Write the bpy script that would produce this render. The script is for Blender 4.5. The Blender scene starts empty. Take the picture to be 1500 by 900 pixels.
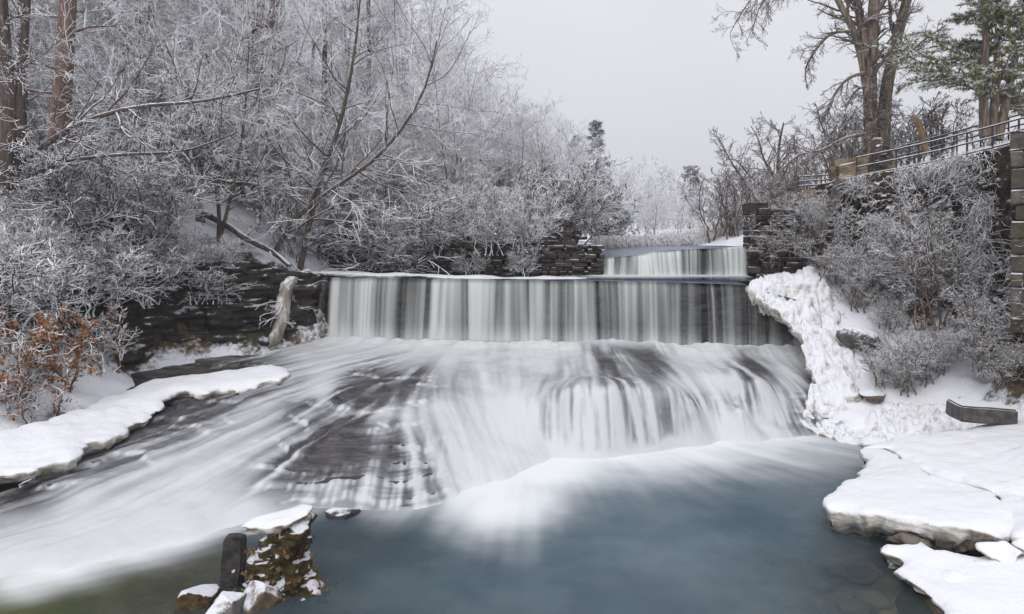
import bpy, bmesh, math, random
import numpy as np
from mathutils import Vector

S = bpy.context.scene
C = S.collection
R = math.radians
H, FPX, HY = 5.9, 1000.0, 345.0           # eye height above the pool, focal length in photo pixels, horizon row

# ------------------------------------------------------------------ camera, sky, sun, exposure
cam_d = bpy.data.cameras.new('camera'); cam = bpy.data.objects.new('camera', cam_d); C.objects.link(cam)
cam.location = (0, 0, H); cam.rotation_euler = (R(90), 0, 0)
cam_d.sensor_width = 36; cam_d.lens = 24; cam_d.shift_y = -0.07
cam_d.clip_start = 0.1; cam_d.clip_end = 3000
S.camera = cam

SUN_EL, SUN_ROT = R(52), R(200)
w = bpy.data.worlds.new('World'); S.world = w; w.use_nodes = True
nt = w.node_tree; nt.nodes.clear()
def N(nt, t, **kw):
    n = nt.nodes.new(t)
    for k, v in kw.items(): setattr(n, k, v)
    return n
sky = N(nt, 'ShaderNodeTexSky', sky_type='NISHITA', sun_disc=False, sun_elevation=SUN_EL, sun_rotation=SUN_ROT)
hs = N(nt, 'ShaderNodeHueSaturation'); hs.inputs['Saturation'].default_value = 0.15
nt.links.new(sky.outputs[0], hs.inputs['Color'])
tc = N(nt, 'ShaderNodeTexCoord'); sp = N(nt, 'ShaderNodeSeparateXYZ'); nt.links.new(tc.outputs['Generated'], sp.inputs[0])
rp = N(nt, 'ShaderNodeValToRGB'); nt.links.new(sp.outputs['Z'], rp.inputs[0])
rp.color_ramp.elements[0].position = 0.0; rp.color_ramp.elements[0].color = (5.3, 5.4, 5.85, 1)
rp.color_ramp.elements[1].position = 0.9; rp.color_ramp.elements[1].color = (9.6, 9.7, 10.1, 1)
e = rp.color_ramp.elements.new(0.33); e.color = (6.3, 6.4, 6.75, 1)
cl = N(nt, 'ShaderNodeTexNoise'); cl.inputs['Scale'].default_value = 1.6; cl.inputs['Detail'].default_value = 3
nt.links.new(tc.outputs['Generated'], cl.inputs['Vector'])
mr = N(nt, 'ShaderNodeMapRange'); mr.inputs[1].default_value = 0.3; mr.inputs[2].default_value = 0.7; mr.inputs[3].default_value = 0.95; mr.inputs[4].default_value = 1.05
nt.links.new(cl.outputs[0], mr.inputs[0])
vm = N(nt, 'ShaderNodeVectorMath', operation='SCALE'); nt.links.new(rp.outputs[0], vm.inputs[0]); nt.links.new(mr.outputs[0], vm.inputs['Scale'])
mx = N(nt, 'ShaderNodeMix', data_type='RGBA'); mx.inputs[0].default_value = 0.9
nt.links.new(hs.outputs[0], mx.inputs[6]); nt.links.new(vm.outputs[0], mx.inputs[7])
bg = N(nt, 'ShaderNodeBackground'); bg.inputs[1].default_value = 0.1
nt.links.new(mx.outputs[2], bg.inputs[0])
wo = N(nt, 'ShaderNodeOutputWorld'); nt.links.new(bg.outputs[0], wo.inputs[0])

sl = bpy.data.lights.new('sun', 'SUN'); sl.energy = 1.1; sl.angle = R(40); sl.color = (1.0, 0.97, 0.93)
so = bpy.data.objects.new('sun', sl); C.objects.link(so)
so.rotation_euler = (R(38), 0, R(-20))
S.view_settings.view_transform = 'Standard'; S.view_settings.look = 'None'; S.view_settings.gamma = 1
S.view_settings.use_curve_mapping = False
S.view_settings.exposure = 0.37
S.render.engine = 'CYCLES'
S.cycles.use_denoising = True
S.cycles.max_bounces = 6; S.cycles.diffuse_bounces = 3; S.cycles.glossy_bounces = 2
S.cycles.transparent_max_bounces = 16; S.cycles.volume_bounces = 0
S.cycles.caustics_reflective = False; S.cycles.caustics_refractive = False

# ------------------------------------------------------------------ helpers
def P(px, py, Y): return np.array([(px-750)/FPX*Y, Y, H-(py-HY)/FPX*Y])
def PZ(px, py, z):
    Y = (H-z)*FPX/(py-HY); return P(px, py, Y)

def hsh(ix, iy, iz, seed):
    n = (ix.astype(np.int64)*374761393 + iy.astype(np.int64)*668265263 + iz.astype(np.int64)*2147483647 + seed*974634777) & 0x7fffffff
    n = ((n ^ (n >> 13))*1274126177) & 0x7fffffff
    n = ((n ^ (n >> 16))*60493) & 0x7fffffff
    return ((n ^ (n >> 15)) & 0xffff)/65535.0
def vnoise(x, y, z=None, seed=0):
    x = np.asarray(x, float); y = np.asarray(y, float)
    z = np.zeros_like(x) if z is None else np.asarray(z, float)
    x, y, z = np.broadcast_arrays(x, y, z)
    ix, iy, iz = np.floor(x), np.floor(y), np.floor(z)
    fx, fy, fz = x-ix, y-iy, z-iz
    fx, fy, fz = (f*f*(3-2*f) for f in (fx, fy, fz))
    r = 0
    for dx in (0, 1):
        for dy in (0, 1):
            for dz in (0, 1):
                wgt = (fx if dx else 1-fx)*(fy if dy else 1-fy)*(fz if dz else 1-fz)
                r = r + wgt*hsh(ix+dx, iy+dy, iz+dz, seed)
    return r
def fbm(x, y, z=None, oct=4, seed=0):
    r, a, t = 0, 1, 0
    for o in range(oct):
        f = 2**o
        r = r + a*vnoise(np.asarray(x)*f, np.asarray(y)*f, None if z is None else np.asarray(z)*f, seed+o*17); t += a; a *= .5
    return r/t
class RBF:                                  # smooth interpolation of scattered values, kernel r
    def __init__(s, pts, vals, eps=0.0):
        s.p = np.array(pts, float); v = np.array(vals, float)
        d = np.linalg.norm(s.p[:, None]-s.p[None], axis=2)
        n = len(v); A = np.zeros((n+1, n+1)); A[:n, :n] = np.sqrt(d*d+eps*eps); A[n, :n] = 1; A[:n, n] = 1
        A[:n, :n] -= np.eye(n)*1e-6
        s.w = np.linalg.solve(A, np.append(v, 0)); s.e = eps
    def __call__(s, x, y):
        sh = np.shape(x); q = np.stack([np.ravel(x), np.ravel(y)], 1); out = np.empty(len(q))
        for i in range(0, len(q), 20000):
            d2 = ((q[i:i+20000, None]-s.p[None])**2).sum(2)
            out[i:i+20000] = np.sqrt(d2+s.e**2)@s.w[:-1]+s.w[-1]
        return out.reshape(sh)
def blur(a, n):
    k = np.exp(-np.linspace(-2, 2, 2*n+1)**2); k /= k.sum()
    for ax in (0, 1):
        pad = [(0, 0), (0, 0)]; pad[ax] = (n, n)
        b = np.pad(a, pad, mode='edge')
        a = np.apply_along_axis(lambda r: np.convolve(r, k, 'valid'), ax, b)
    return a
def smooth(x, a, b):
    t = np.clip((x-a)/(b-a), 0, 1); return t*t*(3-2*t)

def mesh(name, V, faces, smoothed=True, attrs=None):
    """V (n,3); faces: list of int arrays (m,3) or (m,4)"""
    V = np.asarray(V, np.float32).reshape(-1, 3)
    fs = [np.asarray(f, np.int32) for f in faces if len(f)]
    me = bpy.data.meshes.new(name); me.vertices.add(len(V)); me.vertices.foreach_set('co', V.ravel())
    loops = np.concatenate([f.ravel() for f in fs]); cnt = np.concatenate([np.full(len(f), f.shape[1], np.int32) for f in fs])
    st = np.concatenate([[0], np.cumsum(cnt)[:-1]]).astype(np.int32)
    me.loops.add(len(loops)); me.loops.foreach_set('vertex_index', loops.astype(np.int32))
    me.polygons.add(len(cnt)); me.polygons.foreach_set('loop_start', st)
    me.polygons.foreach_set('use_smooth', np.full(len(cnt), smoothed, bool))
    for k, a in (attrs or {}).items():
        at = me.attributes.new(k, 'FLOAT', 'POINT'); at.data.foreach_set('value', np.asarray(a, np.float32).ravel())
    me.update(calc_edges=True); me.validate()
    return me
def obj(name, me, mat=None, parent=None):
    o = bpy.data.objects.new(name, me); C.objects.link(o)
    if mat is not None and not me.materials: me.materials.append(mat)
    if parent is not None: o.parent = parent
    return o
def tag(o, label=None, cat=None, group=None, kind=None):
    if label: o['label'] = label
    if cat: o['category'] = cat
    if group: o['group'] = group
    if kind: o['kind'] = kind
    return o
def thing(name, label, cat, loc=(0, 0, 0), rz=0, group=None):
    o = bpy.data.objects.new(name, None); C.objects.link(o); o.location = loc; o.rotation_euler = (0, 0, rz)
    return tag(o, label, cat, group)
def dup(root, loc, rz, sc=(1, 1, 1), label=None, group=None, cat=None):
    r = root.copy(); C.objects.link(r); r.location = loc; r.rotation_euler = (0, 0, rz); r.scale = sc
    tag(r, label, cat, group)
    for ch in list(root.children):
        c = ch.copy(); C.objects.link(c); c.parent = r
        for g in ch.children:
            d = g.copy(); C.objects.link(d); d.parent = c
    return r
def grid_faces(nr, nc, mask=None):
    i = np.arange(nr-1)[:, None]*nc+np.arange(nc-1)[None]
    q = np.stack([i, i+1, i+nc+1, i+nc], 2).reshape(-1, 4)
    return q if mask is None else q[mask.ravel()]
def compact(V, Q, attrs):
    used = np.unique(Q); rm = np.full(len(V), -1); rm[used] = np.arange(len(used))
    return V[used], rm[Q], {k: np.ravel(a)[used] for k, a in attrs.items()}

# tubes along many polylines at once: Pn (N,k,3), Rn (N,k)
def tubes(Pn, Rn, sides):
    n, k, _ = Pn.shape
    T = np.gradient(Pn, axis=1); T /= np.linalg.norm(T, axis=2, keepdims=True)+1e-9
    m = Pn[:, -1]-Pn[:, 0]; m /= np.linalg.norm(m, axis=1, keepdims=True)+1e-9
    ref = np.where(np.abs(m[:, 2:3]) > .85, np.array([[1., .13, 0]]), np.array([[0, 0, 1.]]))
    A = np.cross(T, ref[:, None]); A /= np.linalg.norm(A, axis=2, keepdims=True)+1e-9
    B = np.cross(A, T)
    th = np.arange(sides)*2*math.pi/sides + (math.pi/2 if sides == 3 else 0)
    V = Pn[:, :, None]+Rn[:, :, None, None]*(np.cos(th)[None, None, :, None]*A[:, :, None]+np.sin(th)[None, None, :, None]*B[:, :, None])
    base = (np.arange(n)*k*sides)[:, None, None]; r = (np.arange(k-1)*sides)[None, :, None]; c = np.arange(sides)[None, None]
    a = base+r+c; b = base+r+(c+1) % sides
    Q = np.stack([a, b, b+sides, a+sides], 3).reshape(-1, 4)
    return V.reshape(-1, 3), Q
def join(parts):
    Vs, Fs, o = [], [], 0
    for V, Q in parts:
        Vs.append(V); Fs.append(np.asarray(Q)+o); o += len(V)
    d = {}
    for f in Fs: d.setdefault(f.shape[1], []).append(f)
    return np.concatenate(Vs), [np.concatenate(v) for v in d.values()]
def resample(pts, k):
    pts = np.array(pts, float); d = np.concatenate([[0], np.cumsum(np.linalg.norm(np.diff(pts, axis=0), axis=1))]); d /= d[-1]
    for _ in range(2):                       # corner cutting for a smooth bend
        q = [pts[0]]
        for i in range(len(pts)-1): q += [pts[i]*.75+pts[i+1]*.25, pts[i]*.25+pts[i+1]*.75]
        pts = np.array(q+[pts[-1]])
    d = np.concatenate([[0], np.cumsum(np.linalg.norm(np.diff(pts, axis=0), axis=1))]); d /= d[-1]
    t = np.linspace(0, 1, k)
    return np.stack([np.interp(t, d, pts[:, i]) for i in range(3)], 1)

def spawn(rng, Pn, Rn, n, t0, t1, ang, L, k, up=0., wander=.15, rf=.55, rmin=.006, droop=0., absL=False, taper=.6, tip=.35):
    """n children on each parent polyline"""
    M, kk, _ = Pn.shape
    tt = t0+(t1-t0)*(np.arange(n)[None]+rng.random((M, n)))/n
    f = tt*(kk-1); i = np.minimum(f.astype(int), kk-2); fr = (f-i)[..., None]
    ar = np.arange(M)[:, None]
    A, B = Pn[ar, i], Pn[ar, i+1]
    pos = (A*(1-fr)+B*fr).reshape(-1, 3)
    T = (B-A); T = (T/(np.linalg.norm(T, axis=2, keepdims=True)+1e-9)).reshape(-1, 3)
    r0 = (Rn[ar, i]*(1-fr[..., 0])+Rn[ar, i+1]*fr[..., 0]).reshape(-1)*rf
    plen = np.linalg.norm(np.diff(Pn, axis=1), axis=2).sum(1)
    ln = (np.full((M, n), L) if absL else L*plen[:, None]*np.ones((1, n)))*(1-taper*tt)*(.6+.7*rng.random((M, n)))
    ln = ln.reshape(-1)
    rv = rng.normal(size=pos.shape); perp = rv-(rv*T).sum(1, keepdims=True)*T; perp /= np.linalg.norm(perp, axis=1, keepdims=True)+1e-9
    a = np.radians(ang*(.7+.6*rng.random(len(pos))))[:, None]
    D = np.cos(a)*T+np.sin(a)*perp
    out = np.empty((len(pos), k, 3)); out[:, 0] = pos; st = (ln/(k-1))[:, None]
    for j in range(1, k):
        D = D+wander*rng.normal(size=D.shape); D[:, 2] += up-droop*j/k
        D /= np.linalg.norm(D, axis=1, keepdims=True)+1e-9
        out[:, j] = out[:, j-1]+D*st
    r0 = np.maximum(r0, rmin)
    rr = np.maximum(r0[:, None]*np.linspace(1, tip, k)[None], rmin*.7)
    return out, rr

# ------------------------------------------------------------------ materials
def mat(name):
    m = bpy.data.materials.new(name); m.use_nodes = True; t = m.node_tree; t.nodes.clear()
    o = N(t, 'ShaderNodeOutputMaterial'); b = N(t, 'ShaderNodeBsdfPrincipled'); t.links.new(b.outputs[0], o.inputs[0])
    return m, t, b, o
def noise(t, scale, detail=4, rough=.55, vec=None, dist=0.):
    n = N(t, 'ShaderNodeTexNoise'); n.inputs['Scale'].default_value = scale; n.inputs['Detail'].default_value = detail
    n.inputs['Roughness'].default_value = rough; n.inputs['Distortion'].default_value = dist
    if vec is not None: t.links.new(vec, n.inputs['Vector'])
    return n.outputs['Fac']
def maprange(t, v, a, b, c=0., d=1., sm=True):
    n = N(t, 'ShaderNodeMapRange'); n.interpolation_type = 'SMOOTHSTEP' if sm else 'LINEAR'
    t.links.new(v, n.inputs[0])
    for i, x in enumerate((a, b, c, d)): n.inputs[i+1].default_value = x
    return n.outputs[0]
def math_(t, op, a, b):
    n = N(t, 'ShaderNodeMath', operation=op)
    for i, x in enumerate((a, b)):
        if isinstance(x, (int, float)): n.inputs[i].default_value = x
        else: t.links.new(x, n.inputs[i])
    return n.outputs[0]
def mixc(t, f, a, b):
    n = N(t, 'ShaderNodeMix', data_type='RGBA')
    if isinstance(f, (int, float)): n.inputs[0].default_value = f
    else: t.links.new(f, n.inputs[0])
    for i, x in ((6, a), (7, b)):
        if isinstance(x, tuple): n.inputs[i].default_value = (*x, 1)
        else: t.links.new(x, n.inputs[i])
    return n.outputs[2]
def geo(t):
    g = N(t, 'ShaderNodeNewGeometry'); s = N(t, 'ShaderNodeSeparateXYZ'); t.links.new(g.outputs['Normal'], s.inputs[0])
    return g.outputs['Position'], s.outputs['Z']
def scaled(t, v, s):
    n = N(t, 'ShaderNodeMapping'); t.links.new(v, n.inputs[0]); n.inputs['Scale'].default_value = s; return n.outputs[0]
def bump(t, b, h, strength, dist):
    n = N(t, 'ShaderNodeBump'); n.inputs['Strength'].default_value = strength; n.inputs['Distance'].default_value = dist
    t.links.new(h, n.inputs['Height']); t.links.new(n.outputs[0], b.inputs['Normal'])
SNOW = (.78, .79, .86)
FROST = (.92, .925, .97)
def snowy(name, c1, c2, lo, hi, namt=.6, nsc=3., csc=6., rough=.75, bmp=0., bsc=12., vec_scale=None, snow=SNOW, c3=None):
    m, t, b, o = mat(name); pos, nz = geo(t)
    v = pos if vec_scale is None else scaled(t, pos, vec_scale)
    f = maprange(t, math_(t, 'ADD', nz, math_(t, 'MULTIPLY', math_(t, 'SUBTRACT', noise(t, nsc, 5, .65, pos), .5), namt*2)), lo, hi)
    zz = N(t, 'ShaderNodeSeparateXYZ'); t.links.new(pos, zz.inputs[0]); f = math_(t, 'MULTIPLY', f, maprange(t, zz.outputs['Z'], .0, .06))   # no snow under water
    base = mixc(t, maprange(t, noise(t, csc, 5, .6, v), .3, .7), c1, c2)
    if c3: base = mixc(t, maprange(t, noise(t, csc*.35, 3, .5, v), .5, .68), base, c3)
    t.links.new(mixc(t, f, base, snow), b.inputs['Base Color'])
    b.inputs['Roughness'].default_value = rough; b.inputs['Specular IOR Level'].default_value = .3
    if bmp: bump(t, b, noise(t, bsc, 6, .65, v), bmp, .08)
    return m
M = {}
M['frost'] = snowy('frosted_twigs', (.085, .07, .066), (.15, .125, .115), -.75, -.08, .5, 2.5, 9, snow=FROST)
M['frost_bark'] = snowy('frosted_bark', (.06, .048, .044), (.15, .125, .115), -.1, .5, 1.1, 4, 9, snow=FROST)
M['wet'] = snowy('wet_rock', (.008, .008, .011), (.04, .036, .038), 1.6, 2.0, .1, 2, 2.2, rough=.35, bmp=.7, bsc=5, vec_scale=(.8, .8, 2.2), c3=(.045, .038, .034))
M['post'] = snowy('dark_post_stone', (.022, .02, .02), (.075, .068, .066), 1.6, 2., .1, 2, 5, rough=.6, bmp=.7, bsc=10)
M['mud_rock'] = snowy('muddy_rock', (.035, .026, .02), (.13, .10, .075), 1.6, 2.0, .1, 2, 3, rough=.5, bmp=.7, bsc=8, c3=(.19, .17, .145))
M['frost_far'] = snowy('frosted_twigs_far', (.10, .085, .08), (.17, .145, .135), -.6, .1, .5, 2.5, 9, snow=FROST)
M['frost_near'] = snowy('snow_laden_twigs', (.035, .026, .022), (.06, .044, .038), -.2, .2, .45, 3, 9, snow=FROST)
M['frost_vine'] = snowy('snow_dusted_twigs', (.03, .021, .017), (.095, .062, .048), -.12, .4, .5, 3, 9, snow=FROST)
M['brown_twig'] = snowy('brown_twigs', (.085, .055, .045), (.17, .11, .085), .25, .7, .5, 3, 9)
M['bare_twig'] = snowy('bare_twigs', (.10, .082, .072), (.17, .135, .115), .55, .95, .4, 3, 9)
M['bark'] = snowy('bark', (.055, .042, .036), (.14, .105, .09), .35, .75, .5, 3, 10, bmp=.5, vec_scale=(1, 1, .25))
M['bark_red'] = snowy('red_brown_bark', (.10, .062, .05), (.21, .14, .115), .5, .95, .5, 3, 7, bmp=.6, bsc=9, vec_scale=(1, 1, .2))
M['bark_tan'] = snowy('grey_tan_bark', (.12, .092, .074), (.36, .28, .22), .5, .9, .6, 2.5, 14, bmp=1., bsc=16, vec_scale=(1, 1, .15), c3=(.085, .075, .068))
M['rock_dark'] = snowy('wet_dark_rock', (.009, .009, .010), (.045, .040, .038), .72, 1.05, .8, 2.2, 2.5, rough=.45, bmp=.7, bsc=5, vec_scale=(.6, .6, 3.2), c3=(.055, .04, .028))
M['stone'] = snowy('dam_stone', (.014, .011, .010), (.062, .043, .034), .68, 1.05, .9, 2.5, 2.6, rough=.7, bmp=.7, bsc=8, c3=(.07, .062, .056))
M['stone_grey'] = snowy('grey_stone', (.06, .055, .048), (.17, .15, .125), .5, .9, .7, 2.5, 3.0, rough=.8, bmp=.8, bsc=10, c3=(.075, .07, .045))
M['concrete'] = snowy('weathered_concrete', (.15, .115, .075), (.30, .235, .16), .5, .9, .6, 2.5, 2.5, rough=.85, bmp=.5, bsc=9, c3=(.17, .10, .05))
M['boulder'] = snowy('boulder', (.05, .046, .047), (.14, .125, .12), .45, .75, .75, 3.2, 4, rough=.6, bmp=.6, bsc=9)
M['boulder_brown'] = snowy('brown_boulder', (.075, .05, .035), (.19, .14, .10), .5, .8, .7, 3.2, 4, rough=.55, bmp=.6, bsc=9)
M['vinewall'] = snowy('overgrown_wall', (.018, .013, .010), (.07, .048, .035), .5, .95, 1.0, 2.6, 4, rough=.9, bmp=.9, bsc=7)
M['wood_new'] = snowy('split_wood', (.20, .135, .08), (.36, .25, .15), .7, 1.0, .4, 3, 4, bmp=.6, bsc=8, vec_scale=(1, 1, .15))
M['driftwood'] = snowy('icy_driftwood', (.20, .17, .13), (.48, .45, .40), .2, .7, .6, 3, 5, rough=.5, bmp=.7, bsc=7, vec_scale=(1, 1, .3))
M['metal'] = snowy('rail_paint', (.03, .03, .033), (.06, .058, .06), .1, .55, .35, 3, 9, rough=.5)
M['rust'] = snowy('rusty_iron', (.06, .045, .04), (.14, .10, .085), .5, .85, .5, 4, 6, rough=.6, bmp=.3)
M['needles'] = snowy('pine_needles', (.13, .14, .05), (.28, .265, .10), .75, 1.2, .9, 2.2, 3, rough=.6)
M['needles_far'] = snowy('far_pine_needles', (.055, .07, .055), (.11, .125, .10), .25, .8, .9, 2.2, 3, rough=.6)
M['leaf'] = snowy('dead_oak_leaves', (.22, .085, .03), (.38, .18, .08), .85, 1.15, .4, 4, 7, rough=.6)
M['leafdark'] = snowy('dead_leaf_clutter', (.05, .035, .018), (.22, .125, .05), .8, 1.1, .8, 4, 9, rough=.6)
M['reed'] = snowy('dry_reeds', (.40, .34, .28), (.58, .52, .46), -.3, .6, .6, 3, 3, rough=.8)

# ground: snow where it is level enough, rock and leaf litter where steep
def ground_mat():
    m, t, b, o = mat('snowy_ground'); pos, nz = geo(t)
    n1 = noise(t, 1.1, 6, .62, pos); n2 = noise(t, 6, 5, .65, pos)
    f = math_(t, 'ADD', nz, math_(t, 'ADD', math_(t, 'MULTIPLY', math_(t, 'SUBTRACT', n1, .5), .55), math_(t, 'MULTIPLY', math_(t, 'SUBTRACT', n2, .5), .55)))
    f = maprange(t, f, .5, .74)
    base = mixc(t, maprange(t, noise(t, 2.5, 5, .6, pos), .35, .65), (.035, .026, .018), (.12, .078, .05))
    base = mixc(t, maprange(t, noise(t, .8, 3, .6, pos), .52, .62), base, (.05, .055, .022))
    sn = mixc(t, maprange(t, noise(t, .5, 5, .6, pos), .4, .75), SNOW, (.80, .80, .84))
    szg = N(t, 'ShaderNodeSeparateXYZ'); t.links.new(pos, szg.inputs[0]); f = math_(t, 'MULTIPLY', f, maprange(t, szg.outputs['Z'], .02, .14))
    t.links.new(mixc(t, f, base, sn), b.inputs['Base Color'])
    b.inputs['Roughness'].default_value = .85; b.inputs['Specular IOR Level'].default_value = .2
    bump(t, b, math_(t, 'ADD', noise(t, 3, 6, .6, pos), math_(t, 'MULTIPLY', noise(t, 25, 3, .6, pos), .3)), .55, .12)
    return m
M['ground'] = ground_mat()
def ice_mat():
    m, t, b, o = mat('snow_over_ice'); pos, nz = geo(t)
    f = maprange(t, math_(t, 'ADD', nz, math_(t, 'MULTIPLY', math_(t, 'SUBTRACT', noise(t, 4, 6, .65, pos), .5), .5)), .25, .62)
    v = scaled(t, pos, (1, 1, 4))
    side = mixc(t, maprange(t, noise(t, 3, 5, .6, v), .35, .65), (.36, .32, .26), (.70, .69, .67))
    side = mixc(t, maprange(t, noise(t, 1.4, 5, .65, pos), .55, .68), side, (.17, .135, .10))
    top = mixc(t, maprange(t, noise(t, .9, 6, .65, scaled(t, pos, (.5, 1.6, 1))), .56, .74, 0, .55), (.78, .79, .84), (.62, .57, .54))
    t.links.new(mixc(t, f, side, top), b.inputs['Base Color'])
    b.inputs['Roughness'].default_value = .6; b.inputs['Specular IOR Level'].default_value = .35
    bump(t, b, math_(t, 'ADD', noise(t, 5, 7, .62, pos), math_(t, 'MULTIPLY', noise(t, 30, 3, .6, pos), .25)), .6, .07)
    return m
M['ice'] = ice_mat()
def bed_mat():
    m, t, b, o = mat('layered_wet_rock'); pos, nz = geo(t)
    v = scaled(t, pos, (.7, .9, 6))
    c = mixc(t, maprange(t, noise(t, 1.8, 6, .65, v), .3, .7), (.018, .017, .02), (.098, .090, .094))
    c = mixc(t, maprange(t, noise(t, .6, 4, .6, pos),   .6, .75), c, (.095, .074, .05))
    sz = N(t, 'ShaderNodeSeparateXYZ'); t.links.new(pos, sz.inputs[0])
    c2 = mixc(t, maprange(t, noise(t, 1.1, 6, .7, pos), .35, .65), (.10, .075, .04), (.26, .19, .11))
    c = mixc(t, maprange(t, sz.outputs['Z'], -.12, -.3), c, c2)
    t.links.new(c, b.inputs['Base Color']); b.inputs['Roughness'].default_value = .38
    bump(t, b, noise(t, 5, 7, .65, v), .7, .06)
    return m
M['bed'] = bed_mat()
def attr(t, n):
    a = N(t, 'ShaderNodeAttribute', attribute_name=n); return a.outputs['Fac']
def water_mat(name, col, thin, rough=.55, trans=.25):
    """silky running water: 'density' is how much white water there is at a place"""
    m, t, b, o = mat(name); d = attr(t, 'whiteness')
    t.links.new(mixc(t, d, thin, col), b.inputs['Base Color']); b.inputs['Roughness'].default_value = rough
    b.inputs['Specular IOR Level'].default_value = .3
    tl = N(t, 'ShaderNodeBsdfTranslucent'); t.links.new(mixc(t, d, thin, col), tl.inputs[0])
    a = N(t, 'ShaderNodeMixShader'); a.inputs[0].default_value = trans; t.links.new(b.outputs[0], a.inputs[1]); t.links.new(tl.outputs[0], a.inputs[2])
    tr = N(t, 'ShaderNodeBsdfTransparent'); x = N(t, 'ShaderNodeMixShader')
    t.links.new(d, x.inputs[0]); t.links.new(tr.outputs[0], x.inputs[1]); t.links.new(a.outputs[0], x.inputs[2]); t.links.new(x.outputs[0], o.inputs[0])
    return m
M['curtain'] = water_mat('falling_water', (.85, .87, .86), (.52, .57, .57))
M['cascade'] = water_mat('cascade_water', (.80, .82, .85), (.62, .66, .72))
def pool_mat():
    m, t, b, o = mat('pool_water'); pos, nz = geo(t)
    foam, clear = attr(t, 'foam'), attr(t, 'clear')
    deep = mixc(t, maprange(t, noise(t, .35, 4, .6, pos), .35, .65), (.048, .084, .118), (.095, .138, .172))
    deep = mixc(t, attr(t, 'green'), deep, (.075, .085, .03))
    t.links.new(deep, b.inputs['Base Color']); b.inputs['Roughness'].default_value = .22; b.inputs['IOR'].default_value = 1.33
    bump(t, b, noise(t, 2.2, 4, .6, pos), .25, .05)
    gl = N(t, 'ShaderNodeBsdfGlossy'); gl.inputs['Roughness'].default_value = .22
    tr = N(t, 'ShaderNodeBsdfTransparent'); tr.inputs[0].default_value = (.72, .74, .66, 1)
    s1 = N(t, 'ShaderNodeMixShader'); t.links.new(clear, s1.inputs[0]); t.links.new(b.outputs[0], s1.inputs[1])
    s0 = N(t, 'ShaderNodeMixShader'); s0.inputs[0].default_value = .06; t.links.new(tr.outputs[0], s0.inputs[1]); t.links.new(gl.outputs[0], s0.inputs[2])
    t.links.new(s0.outputs[0], s1.inputs[2])
    df = N(t, 'ShaderNodeBsdfDiffuse'); df.inputs[0].default_value = (.77, .79, .82, 1)
    s2 = N(t, 'ShaderNodeMixShader'); t.links.new(foam, s2.inputs[0]); t.links.new(s1.outputs[0], s2.inputs[1]); t.links.new(df.outputs[0], s2.inputs[2])
    t.links.new(s2.outputs[0], o.inputs[0])
    return m
M['pool'] = pool_mat()
def creek_mat():
    m, t, b, o = mat('lip_water_painted_reflection'); pos, nz = geo(t)
    t.links.new(mixc(t, maprange(t, noise(t, 1.2, 4, .6, scaled(t, pos, (.4, 1.5, 1))), .35, .65), (.03, .04, .10), (.10, .12, .19)), b.inputs['Base Color'])  # blue-purple reflection at the lip is painted into the base colour
    b.inputs['Roughness'].default_value = .3
    return m
M['creek'] = creek_mat()

# ------------------------------------------------------------------ terrain
TP = []      # x, y, z of points the ground passes through
def g(px, py, Y, dz=0):
    p = P(px, py, Y); TP.append((p[0], p[1], p[2]+dz))
def gw(x, y, z): TP.append((x, y, z))
# pool and channel, well under the rock of the cascade
for x in (-9, -5, 0, 5, 8): gw(x, 10, -1.6); gw(x, 14, -1.6)
for x in (-6, -2, 2, 6, 9): gw(x, 18, -1.4); gw(x, 22, -.9); gw(x, 25.5, -.5)
gw(-6, 28.2, 2.6); gw(0, 28.2, 2.6); gw(6, 27.5, 2.6); gw(-10, 5, -1.5); gw(0, 5, -1.5); gw(10, 5, -1.2)
# shelf of water between the two dams
for x in (-6, -3, 0, 3, 6, 9): gw(x, 29.3, 3.2)
# behind the dam
for x in (-5, -1, 2): gw(x, 32.5, 5.6); gw(x, 36, 5.7)
for x in (5, 9): gw(x, 32.5, 4.6); gw(x, 40, 4.8)
gw(-4, 50, 5.9); gw(6, 60, 5.1); gw(16, 60, 5.4); gw(0, 80, 5.6); gw(14, 90, 5.2); gw(30, 60, 7); gw(30, 90, 6)
# left bank
for px, py, z in ((0, 690, .45), (120, 650, .5), (240, 590, .7), (330, 565, .85), (410, 548, .95)): p = PZ(px, py, z); gw(p[0]-.5, p[1]+.5, z)
gw(-12.5, 11, .3); gw(-12.5, 8, .2); gw(-12, 13, .45)
for px, py, z in ((0, 618, 1.2), (120, 580, 1.4), (180, 535, 1.6), (340, 525, 1.45), (250, 520, 1.7)): p = PZ(px, py, z); gw(*p)
g(150, 480, 22, 0); g(250, 490, 24.5); g(330, 500, 25.2); g(400, 505, 26)
g(0, 500, 19.5); g(80, 500, 21)
g(0, 400, 20.5); g(100, 390, 22); g(200, 385, 24.8)
g(250, 385, 25.6); g(330, 384, 26.2); g(400, 390, 27.2); g(440, 400, 28.2)
g(0, 300, 22.5); g(60, 275, 24); g(150, 290, 25); g(250, 300, 27.5); g(350, 330, 28.5); g(420, 350, 29.5); g(480, 380, 30.5); g(350, 285, 31)
g(560, 370, 32); g(450, 320, 34)
gw(-20, 30, 8.2); gw(-14, 34, 7.3); gw(-9, 36, 6.6); gw(-25, 24, 8.2); gw(-30, 36, 10); gw(-22, 46, 9); gw(-12, 50, 7); gw(-40, 55, 13); gw(-25, 75, 10); gw(-50, 85, 16); gw(-12, 90, 7.5); gw(-24, 14, 6); gw(-24, 5, 5)
gw(-17, 14, 3.2); gw(-16, 8, 2.6)
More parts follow.
